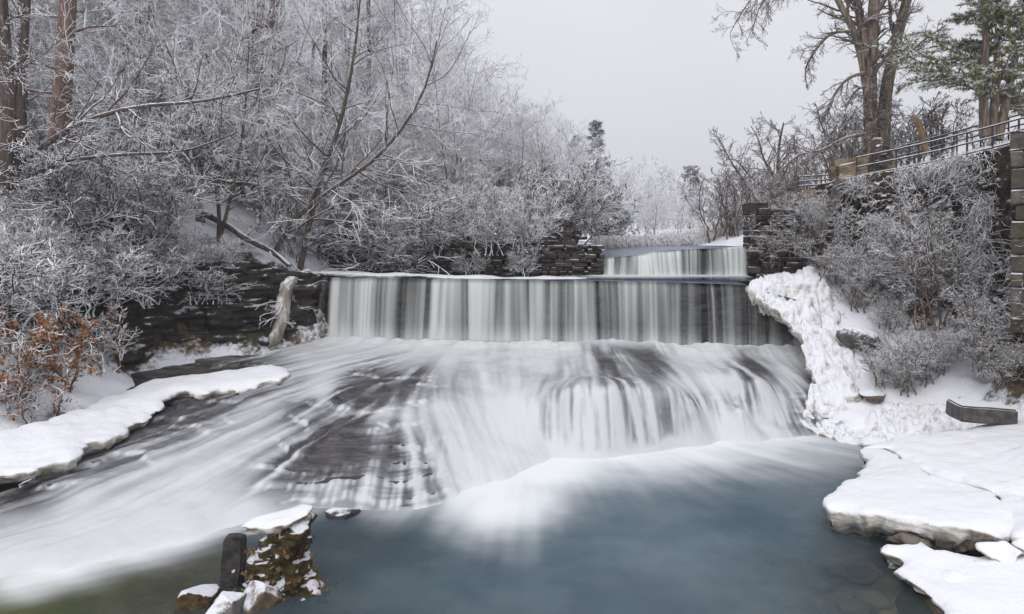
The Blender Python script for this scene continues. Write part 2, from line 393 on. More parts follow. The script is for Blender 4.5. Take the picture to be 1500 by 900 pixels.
# right bank
g(1150, 410, 26.6, -.35); g(1190, 400, 26, -.3); g(1205, 480, 24, -.35); g(1225, 560, 21.5, -.3); g(1230, 600, 20.4, -.25)
g(1300, 600, 20.5, -.12); g(1400, 588, 20.0); g(1500, 600, 17.9); g(1600, 610, 17)
g(1270, 420, 25.3); g(1320, 430, 24.2); g(1400, 430, 22.8); g(1400, 500, 21.6); g(1500, 470, 19.9); g(1350, 525, 22); g(1270, 500, 23.2); g(1500, 540, 18.7); g(1420, 550, 20.4)
g(1500, 660, 16, -.15); g(1350, 655, 16.5, -.2); g(1300, 655, 17.2, -.25); g(1300, 700, 14.9, -.5); g(1500, 740, 13, -.3); g(1600, 800, 11, -.1)
g(1400, 800, 11.3, -.45); g(1500, 900, 9.6, -.3); g(1370, 890, 10.2, -.35); g(1330, 840, 11.2, -.5); gw(12, 7, .4); gw(9.2, 7, -.3); gw(20, 10, 3)
# retaining wall: a sharp step along its line (top and foot)
WALL = [(P(1165, 283, 29.2), P(1140, 410, 27.6)), (P(1230, 262, 27.6), P(1262, 418, 25.6)), (P(1370, 240, 23.6), P(1385, 425, 22.9)), (P(1500, 207, 19.6), P(1490, 440, 20.0)), (P(1700, 165, 15.5), P(1690, 480, 16))]
for a, b in WALL:
    gw(a[0]+.9, a[1]+.5, a[2]-.25); gw(a[0]+.35, a[1]+.2, a[2]-1.6); gw(b[0]+.25, b[1], b[2])
gw(22, 27, 9.0); gw(18, 31, 8.8); gw(30, 40, 9.5); gw(16, 36, 7.8); gw(13, 34, 6.6); gw(12, 40, 6); gw(26, 18, 10); gw(45, 30, 11); gw(45, 60, 9)
TR = RBF([(a, b) for a, b, c in TP], [c for a, b, c in TP], .15)
def ground_z(x, y): return TR(np.asarray(x, float), np.asarray(y, float))

def axis(a, b, c, d, fine, coarse):
    return np.concatenate([np.linspace(a, b, int((b-a)/coarse))[:-1], np.arange(b, c, fine), np.linspace(c, d, int((d-c)/coarse))])
gx = axis(-70, -24, 20, 70, .16, 1.2); gy = axis(2, 8, 34, 110, .16, 1.2)
GX, GY = np.meshgrid(gx, gy)
GZ = TR(GX, GY)
rough_ = smooth(np.abs(GX+1), 4, 11)
GZ = GZ+rough_*(.55*(fbm(GX*.7, GY*.7, oct=5, seed=3)-.5)+.12*(fbm(GX*3, GY*3, oct=3, seed=5)-.5))
# strata on steep ground of the left bank
lm = smooth(-GX, 6, 8)*smooth(GZ, 1.6, 2.2)*smooth(6.8-GZ, 0, 1)
q = GZ/.42+.9*fbm(GX*.4, GY*.4, seed=9); GZ = GZ+lm*.42*.3*(smooth(q % 1, .25, .75)+np.floor(q)-q)
obj('ground', mesh('ground', np.stack([GX, GY, GZ], 2).reshape(-1, 3), [grid_faces(*GX.shape)]), M['ground'])['kind'] = 'structure'
# country beyond, out to the horizon
fx = np.linspace(-900, 900, 91); fy = np.linspace(108, 1500, 60); FX, FY = np.meshgrid(fx, fy)
FZ = np.interp(FX, [-900, -200, -60, -10, 20, 60, 200, 900], [40, 26, 13, 6.5, 5.6, 8, 12, 20])*np.interp(FY, [108, 160, 1500], [1, 1, 1.2])-.3
obj('hills', mesh('hills', np.stack([FX, FY, FZ], 2).reshape(-1, 3), [grid_faces(*FX.shape)]), M['ground'])['kind'] = 'structure'

# ------------------------------------------------------------------ cascade: layered rock bed and the water over it
CP = [  # px, py, z
 (470, 512, 1.65), (600, 500, 1.66), (800, 500, 1.66), (1000, 508, 1.66), (1180, 516, 1.65),
 (600, 525, 1.60), (800, 525, 1.60), (930, 522, 1.66), (960, 540, 1.58), (1040, 535, 1.45),
 (700, 548, 1.55), (640, 560, 1.5), (560, 572, 1.50), (520, 590, 1.42), (850, 552, 1.50), (780, 556, 1.42), (980, 560, 1.42), (900, 556, 1.5),
 (720, 590, 1.12), (760, 600, .92), (700, 620, .85), (660, 600, 1.15), (640, 630, .9),
 (830, 590, 1.22), (900, 590, 1.28), (980, 590, 1.15), (1020, 600, .85),
 (820, 635, .42), (900, 640, .45), (980, 632, .42), (1040, 635, .15),
 (830, 668, .03), (920, 664, .03), (1000, 654, .02), (1080, 645, .02), (1150, 640, .02),
 (740, 640, .55), (700, 665, .40), (680, 690, .18), (760, 672, .2), (740, 700, .02), (670, 715, .02),
 (560, 620, 1.12), (500, 630, 1.0), (470, 660, .82), (560, 660, .78), (610, 660, .68), (540, 690, .5), (600, 700, .34), (470, 700, .42), (440, 690, .5),
 (640, 735, .02), (600, 742, .02), (540, 742, .03), (470, 738, .04), (430, 735, .05), (400, 740, .1), (400, 690, .45), (400, 650, .72), (440, 620, .98),
 (460, 560, 1.42), (420, 570, 1.32), (400, 600, 1.12), (340, 640, .84), (300, 620, .95), (330, 580, 1.18), (250, 625, .9), (400, 552, 1.4), (440, 535, 1.52),
 (300, 690, .52), (220, 680, .58), (150, 672, .6), (200, 720, .38), (100, 720, .38), (30, 726, .38), (0, 750, .28), (100, 770, .16), (200, 765, .16), (300, 750, .14),
 (350, 745, .12), (280, 790, .0), (180, 815, -.02), (80, 840, -.03), (0, 850, -.03), (-100, 760, .25), (-100, 880, -.1),
 (1100, 540, 1.5), (1140, 535, 1.42), (1180, 540, 1.3), (1110, 560, 1.35), (1090, 600, .8), (1060, 610, .55), (1130, 600, .62), (1170, 590, .7), (1160, 620, .25), (1100, 625, .25), (1040, 570, 1.15), (1060, 540, 1.42)]
cpts = [PZ(a, b, z) for a, b, z in CP]
# bottom of the pool, some way out from the foot of the rock
for px, py, z in ((640, 800, -.5), (800, 760, -.9), (1000, 720, -.9), (1200, 700, -.7), (500, 800, -.45), (400, 850, -.4), (200, 880, -.45), (0, 900, -.5), (700, 890, -.8), (1000, 890, -.8), (1250, 850, -.35), (1300, 890, -.28), (1220, 760, -.5), (1150, 690, -.6), (-150, 960, -.6), (300, 840, -.4), (1280, 800, -.3)):
    cpts.append(PZ(px, py, z))
for x in (-13, -11): cpts.append(np.array([x, 21, 1.1])); cpts.append(np.array([x, 17, .6]))
cpts += [np.array([9, 8.5, -.3]), np.array([0, 8.5, -.9]), np.array([-9, 8.5, -.6]), np.array([11.5, 24, 1.5]), np.array([11, 21, .3]), np.array([-9, 27.5, 1.7]), np.array([0, 28, 1.6]), np.array([10, 27, 1.6])]
CB = RBF([p[:2] for p in cpts], [p[2] for p in cpts], .12)
DX, DY = .038, .034
cx = np.arange(-15, 12.2, DX); cy = np.arange(8.6, 27.6, DY); CX, CY = np.meshgrid(cx, cy)
Z0 = CB(CX, CY); Z0 = blur(Z0, 5); ab_ = smooth(Z0, .0, .35)
Z0 = Z0+ab_*(.30*np.exp(-((CX+3.3)/1.5)**2-((CY-16.3)/1.3)**2)+.20*np.exp(-((CX-2.5)/2.2)**2-((CY-19.2)/1.0)**2)-.24*np.exp(-((CX+.5)/.7)**2-((CY-18.6)/1.4)**2)+.16*np.exp(-((CX+4.0)/.9)**2-((CY-19.4)/.6)**2))
# how white the water is, at places of the cascade (px, py, amount)
DN = [(985, 578, .85), (950, 582, .78), (905, 575, .72), (1025, 605, .8), (1110, 575, .6), (1150, 560, .8), (1075, 560, .85), (860, 575, .75), (470, 590, .8), (450, 610, .7), (425, 645, .6), (545, 608, .6), (510, 605, .45), (480, 575, .85), (592, 602, .65), (480, 560, .85), (445, 575, .7), (430, 600, .5), (625, 640, .6), (500, 520, .9), (600, 515, 1.0), (800, 515, 1.05), (1000, 522, 1.0), (1150, 525, .85), (700, 535, .85), (850, 535, .6), (930, 525, .12), (960, 540, .15), (890, 520, .5),(1000, 540, .8),
 (640, 556, .62), (700, 570, .8), (750, 550, .72), (560, 572, -.1), (525, 582, -.25), (500, 595, .1), (590, 566, .15), (600, 600, .55), (640, 600, .85), (720, 600, 1.0), (760, 600, 1.05), (740, 640, 1.05), (700, 660, 1.0),
 (820, 560, .66), (880, 560, .55), (960, 565, .6), (830, 610, .62), (900, 610, .6), (980, 605, .6), (870, 650, .75), (960, 645, .75), (850, 585, .62), (1020, 600, .55), (760, 670, 1.1), (680, 700, .95), (820, 665, 1.1), (1000, 650, 1.1), (1100, 640, 1.1),
 (1050, 560, .9), (1100, 545, .32), (1130, 530, .75), (1085, 590, .42), (1060, 580, .8), (1130, 590, .95), (1170, 560, .7), (1100, 615, 1.0), (1170, 610, .3), (1185, 590, .2),
 (470, 620, .1), (500, 640, -.22), (470, 665, -.25), (530, 650, -.15), (490, 685, -.15), (545, 675, -.05), (520, 615, .1), (560, 690, .25), (600, 670, .35), (600, 720, .35), (500, 700, .25), (480, 718, .55), (540, 720, .5), (600, 714, .45), (620, 690, .3), (540, 735, .5), (450, 700, .3), (460, 725, .5), (640, 680, .7), (630, 725, .35), (560, 620, .45), (520, 680, .0),
 (430, 620, .6), (400, 680, .5), (420, 660, .42), (380, 720, .6),
 (470, 540, .9), (440, 560, .7), (410, 560, .7), (420, 590, .55), (460, 590, .65), (380, 600, .72), (350, 590, .45), (330, 570, -.1), (280, 590, -.2), (250, 620, .05), (330, 620, .6), (300, 650, .7), (360, 650, .75), (250, 680, .75), (200, 660, .35), (150, 670, .1), (190, 690, .5), (300, 700, .8), (200, 720, .8), (100, 710, .5), (100, 740, .8), (20, 725, .1), (0, 760, .6), (60, 780, .85), (200, 770, .95), (300, 750, .95), (100, 810, .95), (0, 800, .8), (360, 735, .8)]
DR = RBF(DN and [PZ(a, b, max(.0, 0))[:2]*0+np.array([(a-750)/100., (b-345)/60.]) for a, b, c in DN], [c for a, b, c in DN], .1)
def topx(X, Y, Z): return 750+X/Y*FPX, HY+(H-Z)/Y*FPX
above = smooth(Z0, -.05, .12)
# thin beds of rock: the slope turned into small steps with wandering edges
w1 = fbm(CX*.55, CY*.55, oct=5, seed=21); w2 = fbm(CX*1.7, CY*1.7, oct=4, seed=31)
def steps(z, h, ph, sharp): 
    q = z/h+ph; return h*(np.floor(q)+smooth(q % 1, .5-sharp, .5+sharp)-ph)
w3 = fbm(CX*.9+31, CY*.9, oct=5, seed=26)
lay = steps(Z0, .26, 2.2*w1+.45*w2, .10)*.5+steps(Z0, .085, 2.6*w3+.6*w2, .14)*.5
bq = DR((topx(CX, CY, Z0)[0]-750)/100., (topx(CX, CY, Z0)[1]-345)/60.)
mleft = (smooth(-CX, -.4, 1.0)*.8+.2)*(1-.86*smooth(bq, .45, .8))
ZR = Z0+above*mleft*(lay-Z0)+.05*(w2-.5)*(.3+above)+.25*(1-above)*(fbm(CX*1.1, CY*1.1, oct=5, seed=41)-.5)*smooth(-Z0, .05, .4)
ZR += above*.03*(fbm(CX*4, CY*4, oct=3, seed=44)-.5)
obj('riverbed', mesh('riverbed', np.stack([CX, CY, ZR], 2).reshape(-1, 3), [grid_faces(*CX.shape)]), M['bed'])['kind'] = 'structure'

crest = [P(440, 405, 28.0), P(480, 408, 27.3), P(600, 409, 26.7), P(790, 412, 26.2), P(950, 414, 25.9), P(1095, 419, 25.6), P(1168, 421, 25.2)]
def lic(U, Vv, n=26, seed=1, cell=1, h=1.0):
    """average a random grain along the flow (U, V in cells): silk streaks"""
    rng = np.random.default_rng(seed); nr, nc = U.shape
    G = rng.random((nr//cell+2, nc//cell+2)); m = np.hypot(U, Vv)+1e-6; u, v = U/m, Vv/m
    J, I = np.meshgrid(np.arange(nc, dtype=float), np.arange(nr, dtype=float))
    acc = np.zeros((nr, nc)); wt = 0
    def bil(A, y, x):
        y = np.clip(y, 0, A.shape[0]-1.001); x = np.clip(x, 0, A.shape[1]-1.001); i = y.astype(int); j = x.astype(int); a = y-i; b = x-j
        return A[i, j]*(1-a)*(1-b)+A[i+1, j]*a*(1-b)+A[i, j+1]*(1-a)*b+A[i+1, j+1]*a*b
    for sgn in (1, -1):
        x, y = J.copy(), I.copy()
        for k in range(n):
            acc += bil(G, y/cell, x/cell)*(1-k/n*.5); wt += (1-k/n*.5)
            du, dv = bil(u, y, x), bil(v, y, x); x += sgn*h*du; y += sgn*h*dv
    acc /= wt
    return np.clip(.5+(acc-acc.mean())/(acc.std()*4.5), 0, 1)
# flow: downhill, and on the whole towards the camera, veering left on the left side
ZS = blur(Z0, 18); gyy, gxx = np.gradient(ZS, DY, DX)
fxw = -gxx*.5-.30*smooth(-CX, 1.5, 6); fyw = -np.maximum(gyy, 0)*.7-.34
lf = lic(fxw/DX, fyw/DY, 30, 1, cell=2); lm_ = lic(fxw/DX, fyw/DY, 60, 2, cell=6)
lc = blur(.30*lf+.70*lm_, 2); lc = np.clip(.5+(lc-lc.mean())/(lc.std()*4), 0, 1)
ls = lic(.18*fxw/DX, fyw/DY-.4/DY, 16, 3, cell=2); ls = np.clip(.5+(ls-ls.mean())/(ls.std()*3.4), 0, 1)
def topx(X, Y, Z): return 750+X/Y*FPX, HY+(H-Z)/Y*FPX
sx, sy = topx(CX, CY, Z0)
base_d = DR((sx-750)/100., (sy-345)/60.)
ry_, rx_ = np.gradient(ZR, DY, DX); riser = smooth(blur(np.maximum(ry_, 0)+.3*np.abs(rx_), 1), .35, 1.1)
slope = smooth(np.hypot(gxx, gyy), .3, .9)
amp = .95-.72*smooth(base_d, .35, .95)
dens = base_d+amp*(lc-.5)-.10*slope*smooth(base_d, .4, .8)*(1-ls)
riser = blur(riser, 2); lsb = blur(ls, 1); lsb = np.clip(.5+(lsb-lsb.mean())/(lsb.std()*4.2), 0, 1)
dens += riser*(.50*lsb+.10)*(1-smooth(base_d, .55, .95))*smooth(base_d, -.35, .15)
dens += .16*slope*(blur(ls, 1)-.5)+.30*smooth(base_d, .5, .9)*(fbm(CX*.9, CY*1.4, oct=4, seed=49)-.45)
dens = smooth(dens-.03, -.02, 1.08)
dens *= smooth(CX, -14.6, -13.8)
near_foot = 1-smooth(Z0+.25*(lc-.5), .05, .55)
dens = np.maximum(dens, near_foot*smooth(base_d, .3, .9))
veil = smooth(base_d, .25, .65)
ZW = (1-veil)*(.8*blur(ZR, 2)+.2*blur(Z0, 3)+.006)+veil*(blur(ZR, 8)+.04)
ZW = np.maximum(ZW, (blur(ZR, 1)+.03)*smooth(base_d, .3, .5)-9*(base_d < .3)); foot = smooth(ZW, -.08, -.03); dens *= foot
# churned white water where the curtain lands
cY = np.interp(CX, [p[0] for p in crest], [p[1] for p in crest])-.62
spl = np.exp(-((CY-cY)/.55)**2); churn = fbm(CX*1.6, CY*2.2, oct=5, seed=47)
ZW = ZW+.05*(lc-.5)*smooth(dens, 0, .5)+.01+spl*(.05+.34*churn)*smooth(CX, -8.2, -7)+.05*(fbm(CX*2.2, CY*2.2, oct=4, seed=48)-.5)*veil
dens = np.maximum(dens, spl*smooth(CX, -8.2, -7.2)*(.55+.8*(churn-.3)))
dens = np.clip(dens, 0, .97)
qd = (dens[:-1, :-1]+dens[1:, :-1]+dens[:-1, 1:]+dens[1:, 1:])/4
V, Q, A = compact(np.stack([CX, CY, ZW], 2).reshape(-1, 3), grid_faces(*CX.shape, mask=(qd > .015)), {'whiteness': dens})
o = obj('cascade_water', mesh('cascade_water', V, [Q], attrs=A), M['cascade']); o['kind'] = 'structure'

# ------------------------------------------------------------------ pool
px_ = np.arange(-16, 13, .08); py_ = np.arange(6.5, 21.5, .07); PX, PY = np.meshgrid(px_, py_)
sx, sy = topx(PX, PY, 0*PX)
FN = [(1150, 650, .95), (1000, 665, 1.1), (900, 672, 1.1), (820, 680, 1.15), (740, 705, 1.2), (680, 715, 1.1), (1240, 665, .45), (1200, 690, .22), (1100, 690, .42), (1000, 700, .5), (900, 700, .65), (860, 720, .45), (820, 750, .6), (760, 750, .95), (700, 750, 1.0), (660, 760, .6), (700, 780, .6), (780, 780, .45), (840, 780, .15), (640, 790, .15), (700, 820, .2), (1000, 740, .1), (1100, 730, .06), (900, 750, .15), (1200, 730, .0), (950, 800, .0), (1100, 800, .0), (800, 850, .04), (600, 770, .2), (560, 760, .3), (500, 765, .1), (470, 750, .35), (600, 880, -.05), (1000, 880, .0), (1200, 850, -.05),
 (430, 755, .35), (390, 765, .5), (340, 775, .7), (280, 790, .9), (200, 815, .9), (100, 840, .9), (20, 862, .85), (0, 840, .6), (300, 815, .2), (200, 850, .15), (100, 880, .1), (0, 890, .3), (350, 800, .1), (300, 860, -.1), (200, 890, -.1), (450, 800, -.1), (500, 850, -.1), (100, 800, .9), (-150, 900, .4)]
FR = RBF([((a-750)/100., (b-345)/60.) for a, b, c in FN], [c for a, b, c in FN], .1)
tx, ty = (PX-.8)*.6, PY-22.5
swl = smooth(-PX, 3.5, 6.5)
ux = tx*(1-swl)-swl*6.0; uy = ty*(1-swl)-swl*3.2
l2 = blur(.4*lic(ux/.08, uy/.07, 26, 5, cell=2)+.6*lic(ux/.08, uy/.07, 30, 6, cell=7), 1)
l2 = np.clip(.5+(l2-l2.mean())/(l2.std()*4), 0, 1)
foam = FR((sx-750)/100., (sy-345)/60.)
foam = .93*smooth(foam+(.24*(l2-.5)+.55*(fbm(PX*.55+.2*PY, PY*.75, oct=5, seed=78)-.5))*smooth(foam, -.12, .4), -.02, 1.25)
CL = RBF([((a-750)/100., (b-345)/60.) for a, b, c in ((600, 850, .3), (800, 800, .03), (1000, 740, .02), (1000, 850, .10), (1180, 760, .15), (1220, 800, .5), (1260, 840, .7), (1180, 860, .45), (1320, 890, .75), (1100, 880, .22), (500, 820, .35), (480, 880, .5), (300, 850, .75), (200, 850, .7), (100, 870, .35), (250, 890, .75), (0, 890, .1), (700, 700, .0), (1240, 700, .25), (550, 770, .4), (-200, 900, .1))],
         [c for a, b, c in ((600, 850, .3), (800, 800, .03), (1000, 740, .02), (1000, 850, .10), (1180, 760, .15), (1220, 800, .5), (1260, 840, .7), (1180, 860, .45), (1320, 890, .75), (1100, 880, .22), (500, 820, .35), (480, 880, .5), (300, 850, .75), (200, 850, .7), (100, 870, .35), (250, 890, .75), (0, 890, .1), (700, 700, .0), (1240, 700, .25), (550, 770, .4), (-200, 900, .1))], .1)
clear = np.clip(CL((sx-750)/100., (sy-345)/60.)+.25*(fbm(PX*.6, PY*.6, seed=77)-.5), 0, .9)
green = smooth(-PX, 4.2, 8.0)*smooth(14.0-PY, 0, 1.2)
obj('pool_water', mesh('pool_water', np.stack([PX, PY, .004+.015*(l2-.5)*foam], 2).reshape(-1, 3), [grid_faces(*PX.shape)], attrs={'foam': foam, 'clear': clear, 'green': green}), M['pool'])['kind'] = 'structure'

# ------------------------------------------------------------------ waterfalls
def polyline(pts, n):
    pts = np.array(pts, float); d = np.concatenate([[0], np.cumsum(np.linalg.norm(np.diff(pts, axis=0), axis=1))])
    t = np.linspace(0, d[-1], n); return np.stack([np.interp(t, d, pts[:, i]) for i in range(3)], 1), t
def strand(t, seed, f=1.0):
    return .42*vnoise(t*1.3*f, 0*t, seed=seed)+.33*vnoise(t*4.2*f, 0*t, seed=seed+1)+.25*vnoise(t*11*f, 0*t, seed=seed+2)
def fall(name, crest, zbase, env, seed, nu, nv=36, throw=.5, f=1.0):
    """env: list of (px, how much water) along the crest"""
    c, t = polyline(crest, nu)
    tang = np.gradient(c, axis=0); out = np.stack([tang[:, 1], -tang[:, 0], 0*t], 1); out /= np.linalg.norm(out, axis=1, keepdims=True)
    v = np.linspace(-.16, 1, nv)
    s = strand(t, seed, f); hgt = c[:, 2]-zbase
    V = np.empty((nv, nu, 3)); D = np.empty((nv, nu)); px = 750+c[:, 0]/c[:, 1]*FPX
    e = np.interp(px, [a for a, b in env], [b for a, b in env])
    for j, vv in enumerate(v):
        vw = max(vv, 0)
        s2 = strand(t+.22*vw*(vnoise(t*1.1, 0*t+3, seed=seed+21)-.5)+.05*vw*(vnoise(t*5, 0*t+vw*1.2, seed=seed+22)-.5), seed, f)*(1-.3*vw)+.3*vw*vnoise(t*2.6*f, 0*t+vw*.8, seed=seed+9)
        if vv < 0:
            off = vv*3.5; z = c[:, 2]+.04+.05*(vnoise(t*1.4, 0*t, seed=seed+40)-.5)
        else:
            off = throw*math.sqrt(vv)*.8+.10*vv; z = c[:, 2]+.04+.05*(vnoise(t*1.4, 0*t, seed=seed+40)-.5)*(1-vv)-hgt*vv**1.15
        V[j] = c+out*(off+.30*(s2-.5)*max(vv, 0)**.5+.25*(vnoise(t*.7, 0*t, seed=seed+30)-.5)*max(vv, 0)**.5)[:, None]; V[j, :, 2] = z
        k = e+.06+1.5*(s2-.5)
        D[j] = smooth(k+.30*smooth(vv, .66, 1.0), -.05, 1.1)*(.92 if vv > 0 else np.clip(1+vv/.16, 0, 1)**2*.5)
        D[j] *= (.45+.55*smooth(vv, .0, .12) if vv >= 0 else .45)*(1-.75*smooth(vv, .9, 1.0))
    me = mesh(name, V.reshape(-1, 3), [grid_faces(nv, nu)], attrs={'whiteness': D})
    o = obj(name, me, M['curtain']); o['kind'] = 'structure'; return o
def rock_face(name, crest, zbase, back, seed, nu=260, nv=50, m='rock_dark', rim=.5, kind='structure', amp=.35):
    c, t = polyline(crest, nu); tang = np.gradient(c, axis=0); out = np.stack([tang[:, 1], -tang[:, 0], 0*t], 1); out /= np.linalg.norm(out, axis=1, keepdims=True)
    V = np.empty((nv+1, nu, 3))
    V[0] = c-out*(back+rim); V[0, :, 2] = c[:, 2]-.03
    zb = np.broadcast_to(zbase, (nu,))
    for j in range(nv):
        vv = j/(nv-1); z = c[:, 2]-.03-(c[:, 2]-zb)*vv
        lay = .55*vnoise(z*3.1+2.2*fbm(t*.5, 0*t, seed=seed+3), t*.6, seed=seed)+.25*vnoise(z*9+1.2*vnoise(t*.9, 0*t, seed=seed+5), t*1.3, seed=seed+1)+1.1*fbm(t*.9, z*1.1, seed=seed+2, oct=5)
        cb = vnoise(np.floor(t*.9+.35*vnoise(z*2, t*0, seed=seed+6))+.5, np.floor(z*1.7)+.5, seed=seed+8); lay = lay+.35*cb
        V[j+1] = c+out*(-back+amp*(lay-.9)+.25*vv)[:, None]; V[j+1, :, 2] = z
    o = obj(name, mesh(name, V.reshape(-1, 3), [grid_faces(nv+1, nu)[:, ::-1]]), M[m])
    if kind: o['kind'] = kind
    return o
rock_face('fall_ledge', crest[:-1]+[crest[-1]-np.array([0, 0, .45])], 1.2, .22, 51, m='wet', amp=.14, rim=.12)
fall('main_waterfall', crest, 1.62, [(440, -.6), (466, -.55), (476, .05), (483, -.2), (490, 1.0), (505, .8), (560, .45), (590, .3), (640, .55), (700, .6), (790, .75), (830, .5), (890, .12), (915, .5), (1000, .38), (1060, .32), (1095, .18), (1112, .35), (1122, .05), (1160, .2), (1168, .3)], 61, 1500)
# flat water between the lower fall and the old dam
cr, _ = polyline(crest[:6], 120)
Vs = np.stack([np.stack([cr[:, 0], cr[:, 1], cr[:, 2]+.035], 1), np.stack([cr[:, 0]*1.03, np.full(120, 31.2), cr[:, 2]*0+4.16], 1)], 0)
obj('creek_water', mesh('creek_water', Vs.reshape(-1, 3), [grid_faces(2, 120)]), M['creek'])['kind'] = 'structure'
# upper fall over the old dam
up_crest = [P(860, 396, 28.0), P(880, 382, 28.0), P(900, 378, 28.0), P(942, 374, 27.9), P(956, 370, 27.9), P(1000, 367, 27.8), P(1060, 364.5, 27.7), P(1094, 363, 27.6)]
rock_face('dam_sill', up_crest, 3.9, .15, 71, nu=120, nv=24, m='wet', amp=.1)
fall('upper_waterfall', up_crest, 4.02, [(860, .55), (900, .6), (925, .5), (950, .75), (1000, .5), (1050, .42), (1075, .5), (1087, .3), (1092, -.2)], 83, 600, 26, .55, 1.3)
cr, _ = polyline(up_crest, 60)
Vs = np.stack([np.stack([cr[:, 0], cr[:, 1], cr[:, 2]+.03], 1), np.stack([cr[:, 0]*1.25, np.full(60, 44.), cr[:, 2]*0+5.33], 1)], 0)
obj('upstream_water', mesh('upstream_water', Vs.reshape(-1, 3), [grid_faces(2, 60)]), M['creek'])['kind'] = 'structure'
# white water at the foot of the upper fall
fxx, fyy = np.meshgrid(np.linspace(2.4, 9.4, 90), np.linspace(26.0, 27.8, 24))
fd = smooth(fyy+.5*(fbm(fxx*1.3, fyy, seed=91)-.5)-.25*smooth(fxx, 5, 9), 25.95, 27.0)*smooth(fxx, 2.4, 3.4)*.95
obj('white_water', mesh('white_water', np.stack([fxx, fyy, 4.25+.06*fd], 2).reshape(-1, 3), [grid_faces(*fxx.shape)], attrs={'whiteness': fd}), M['cascade'])['kind'] = 'structure'

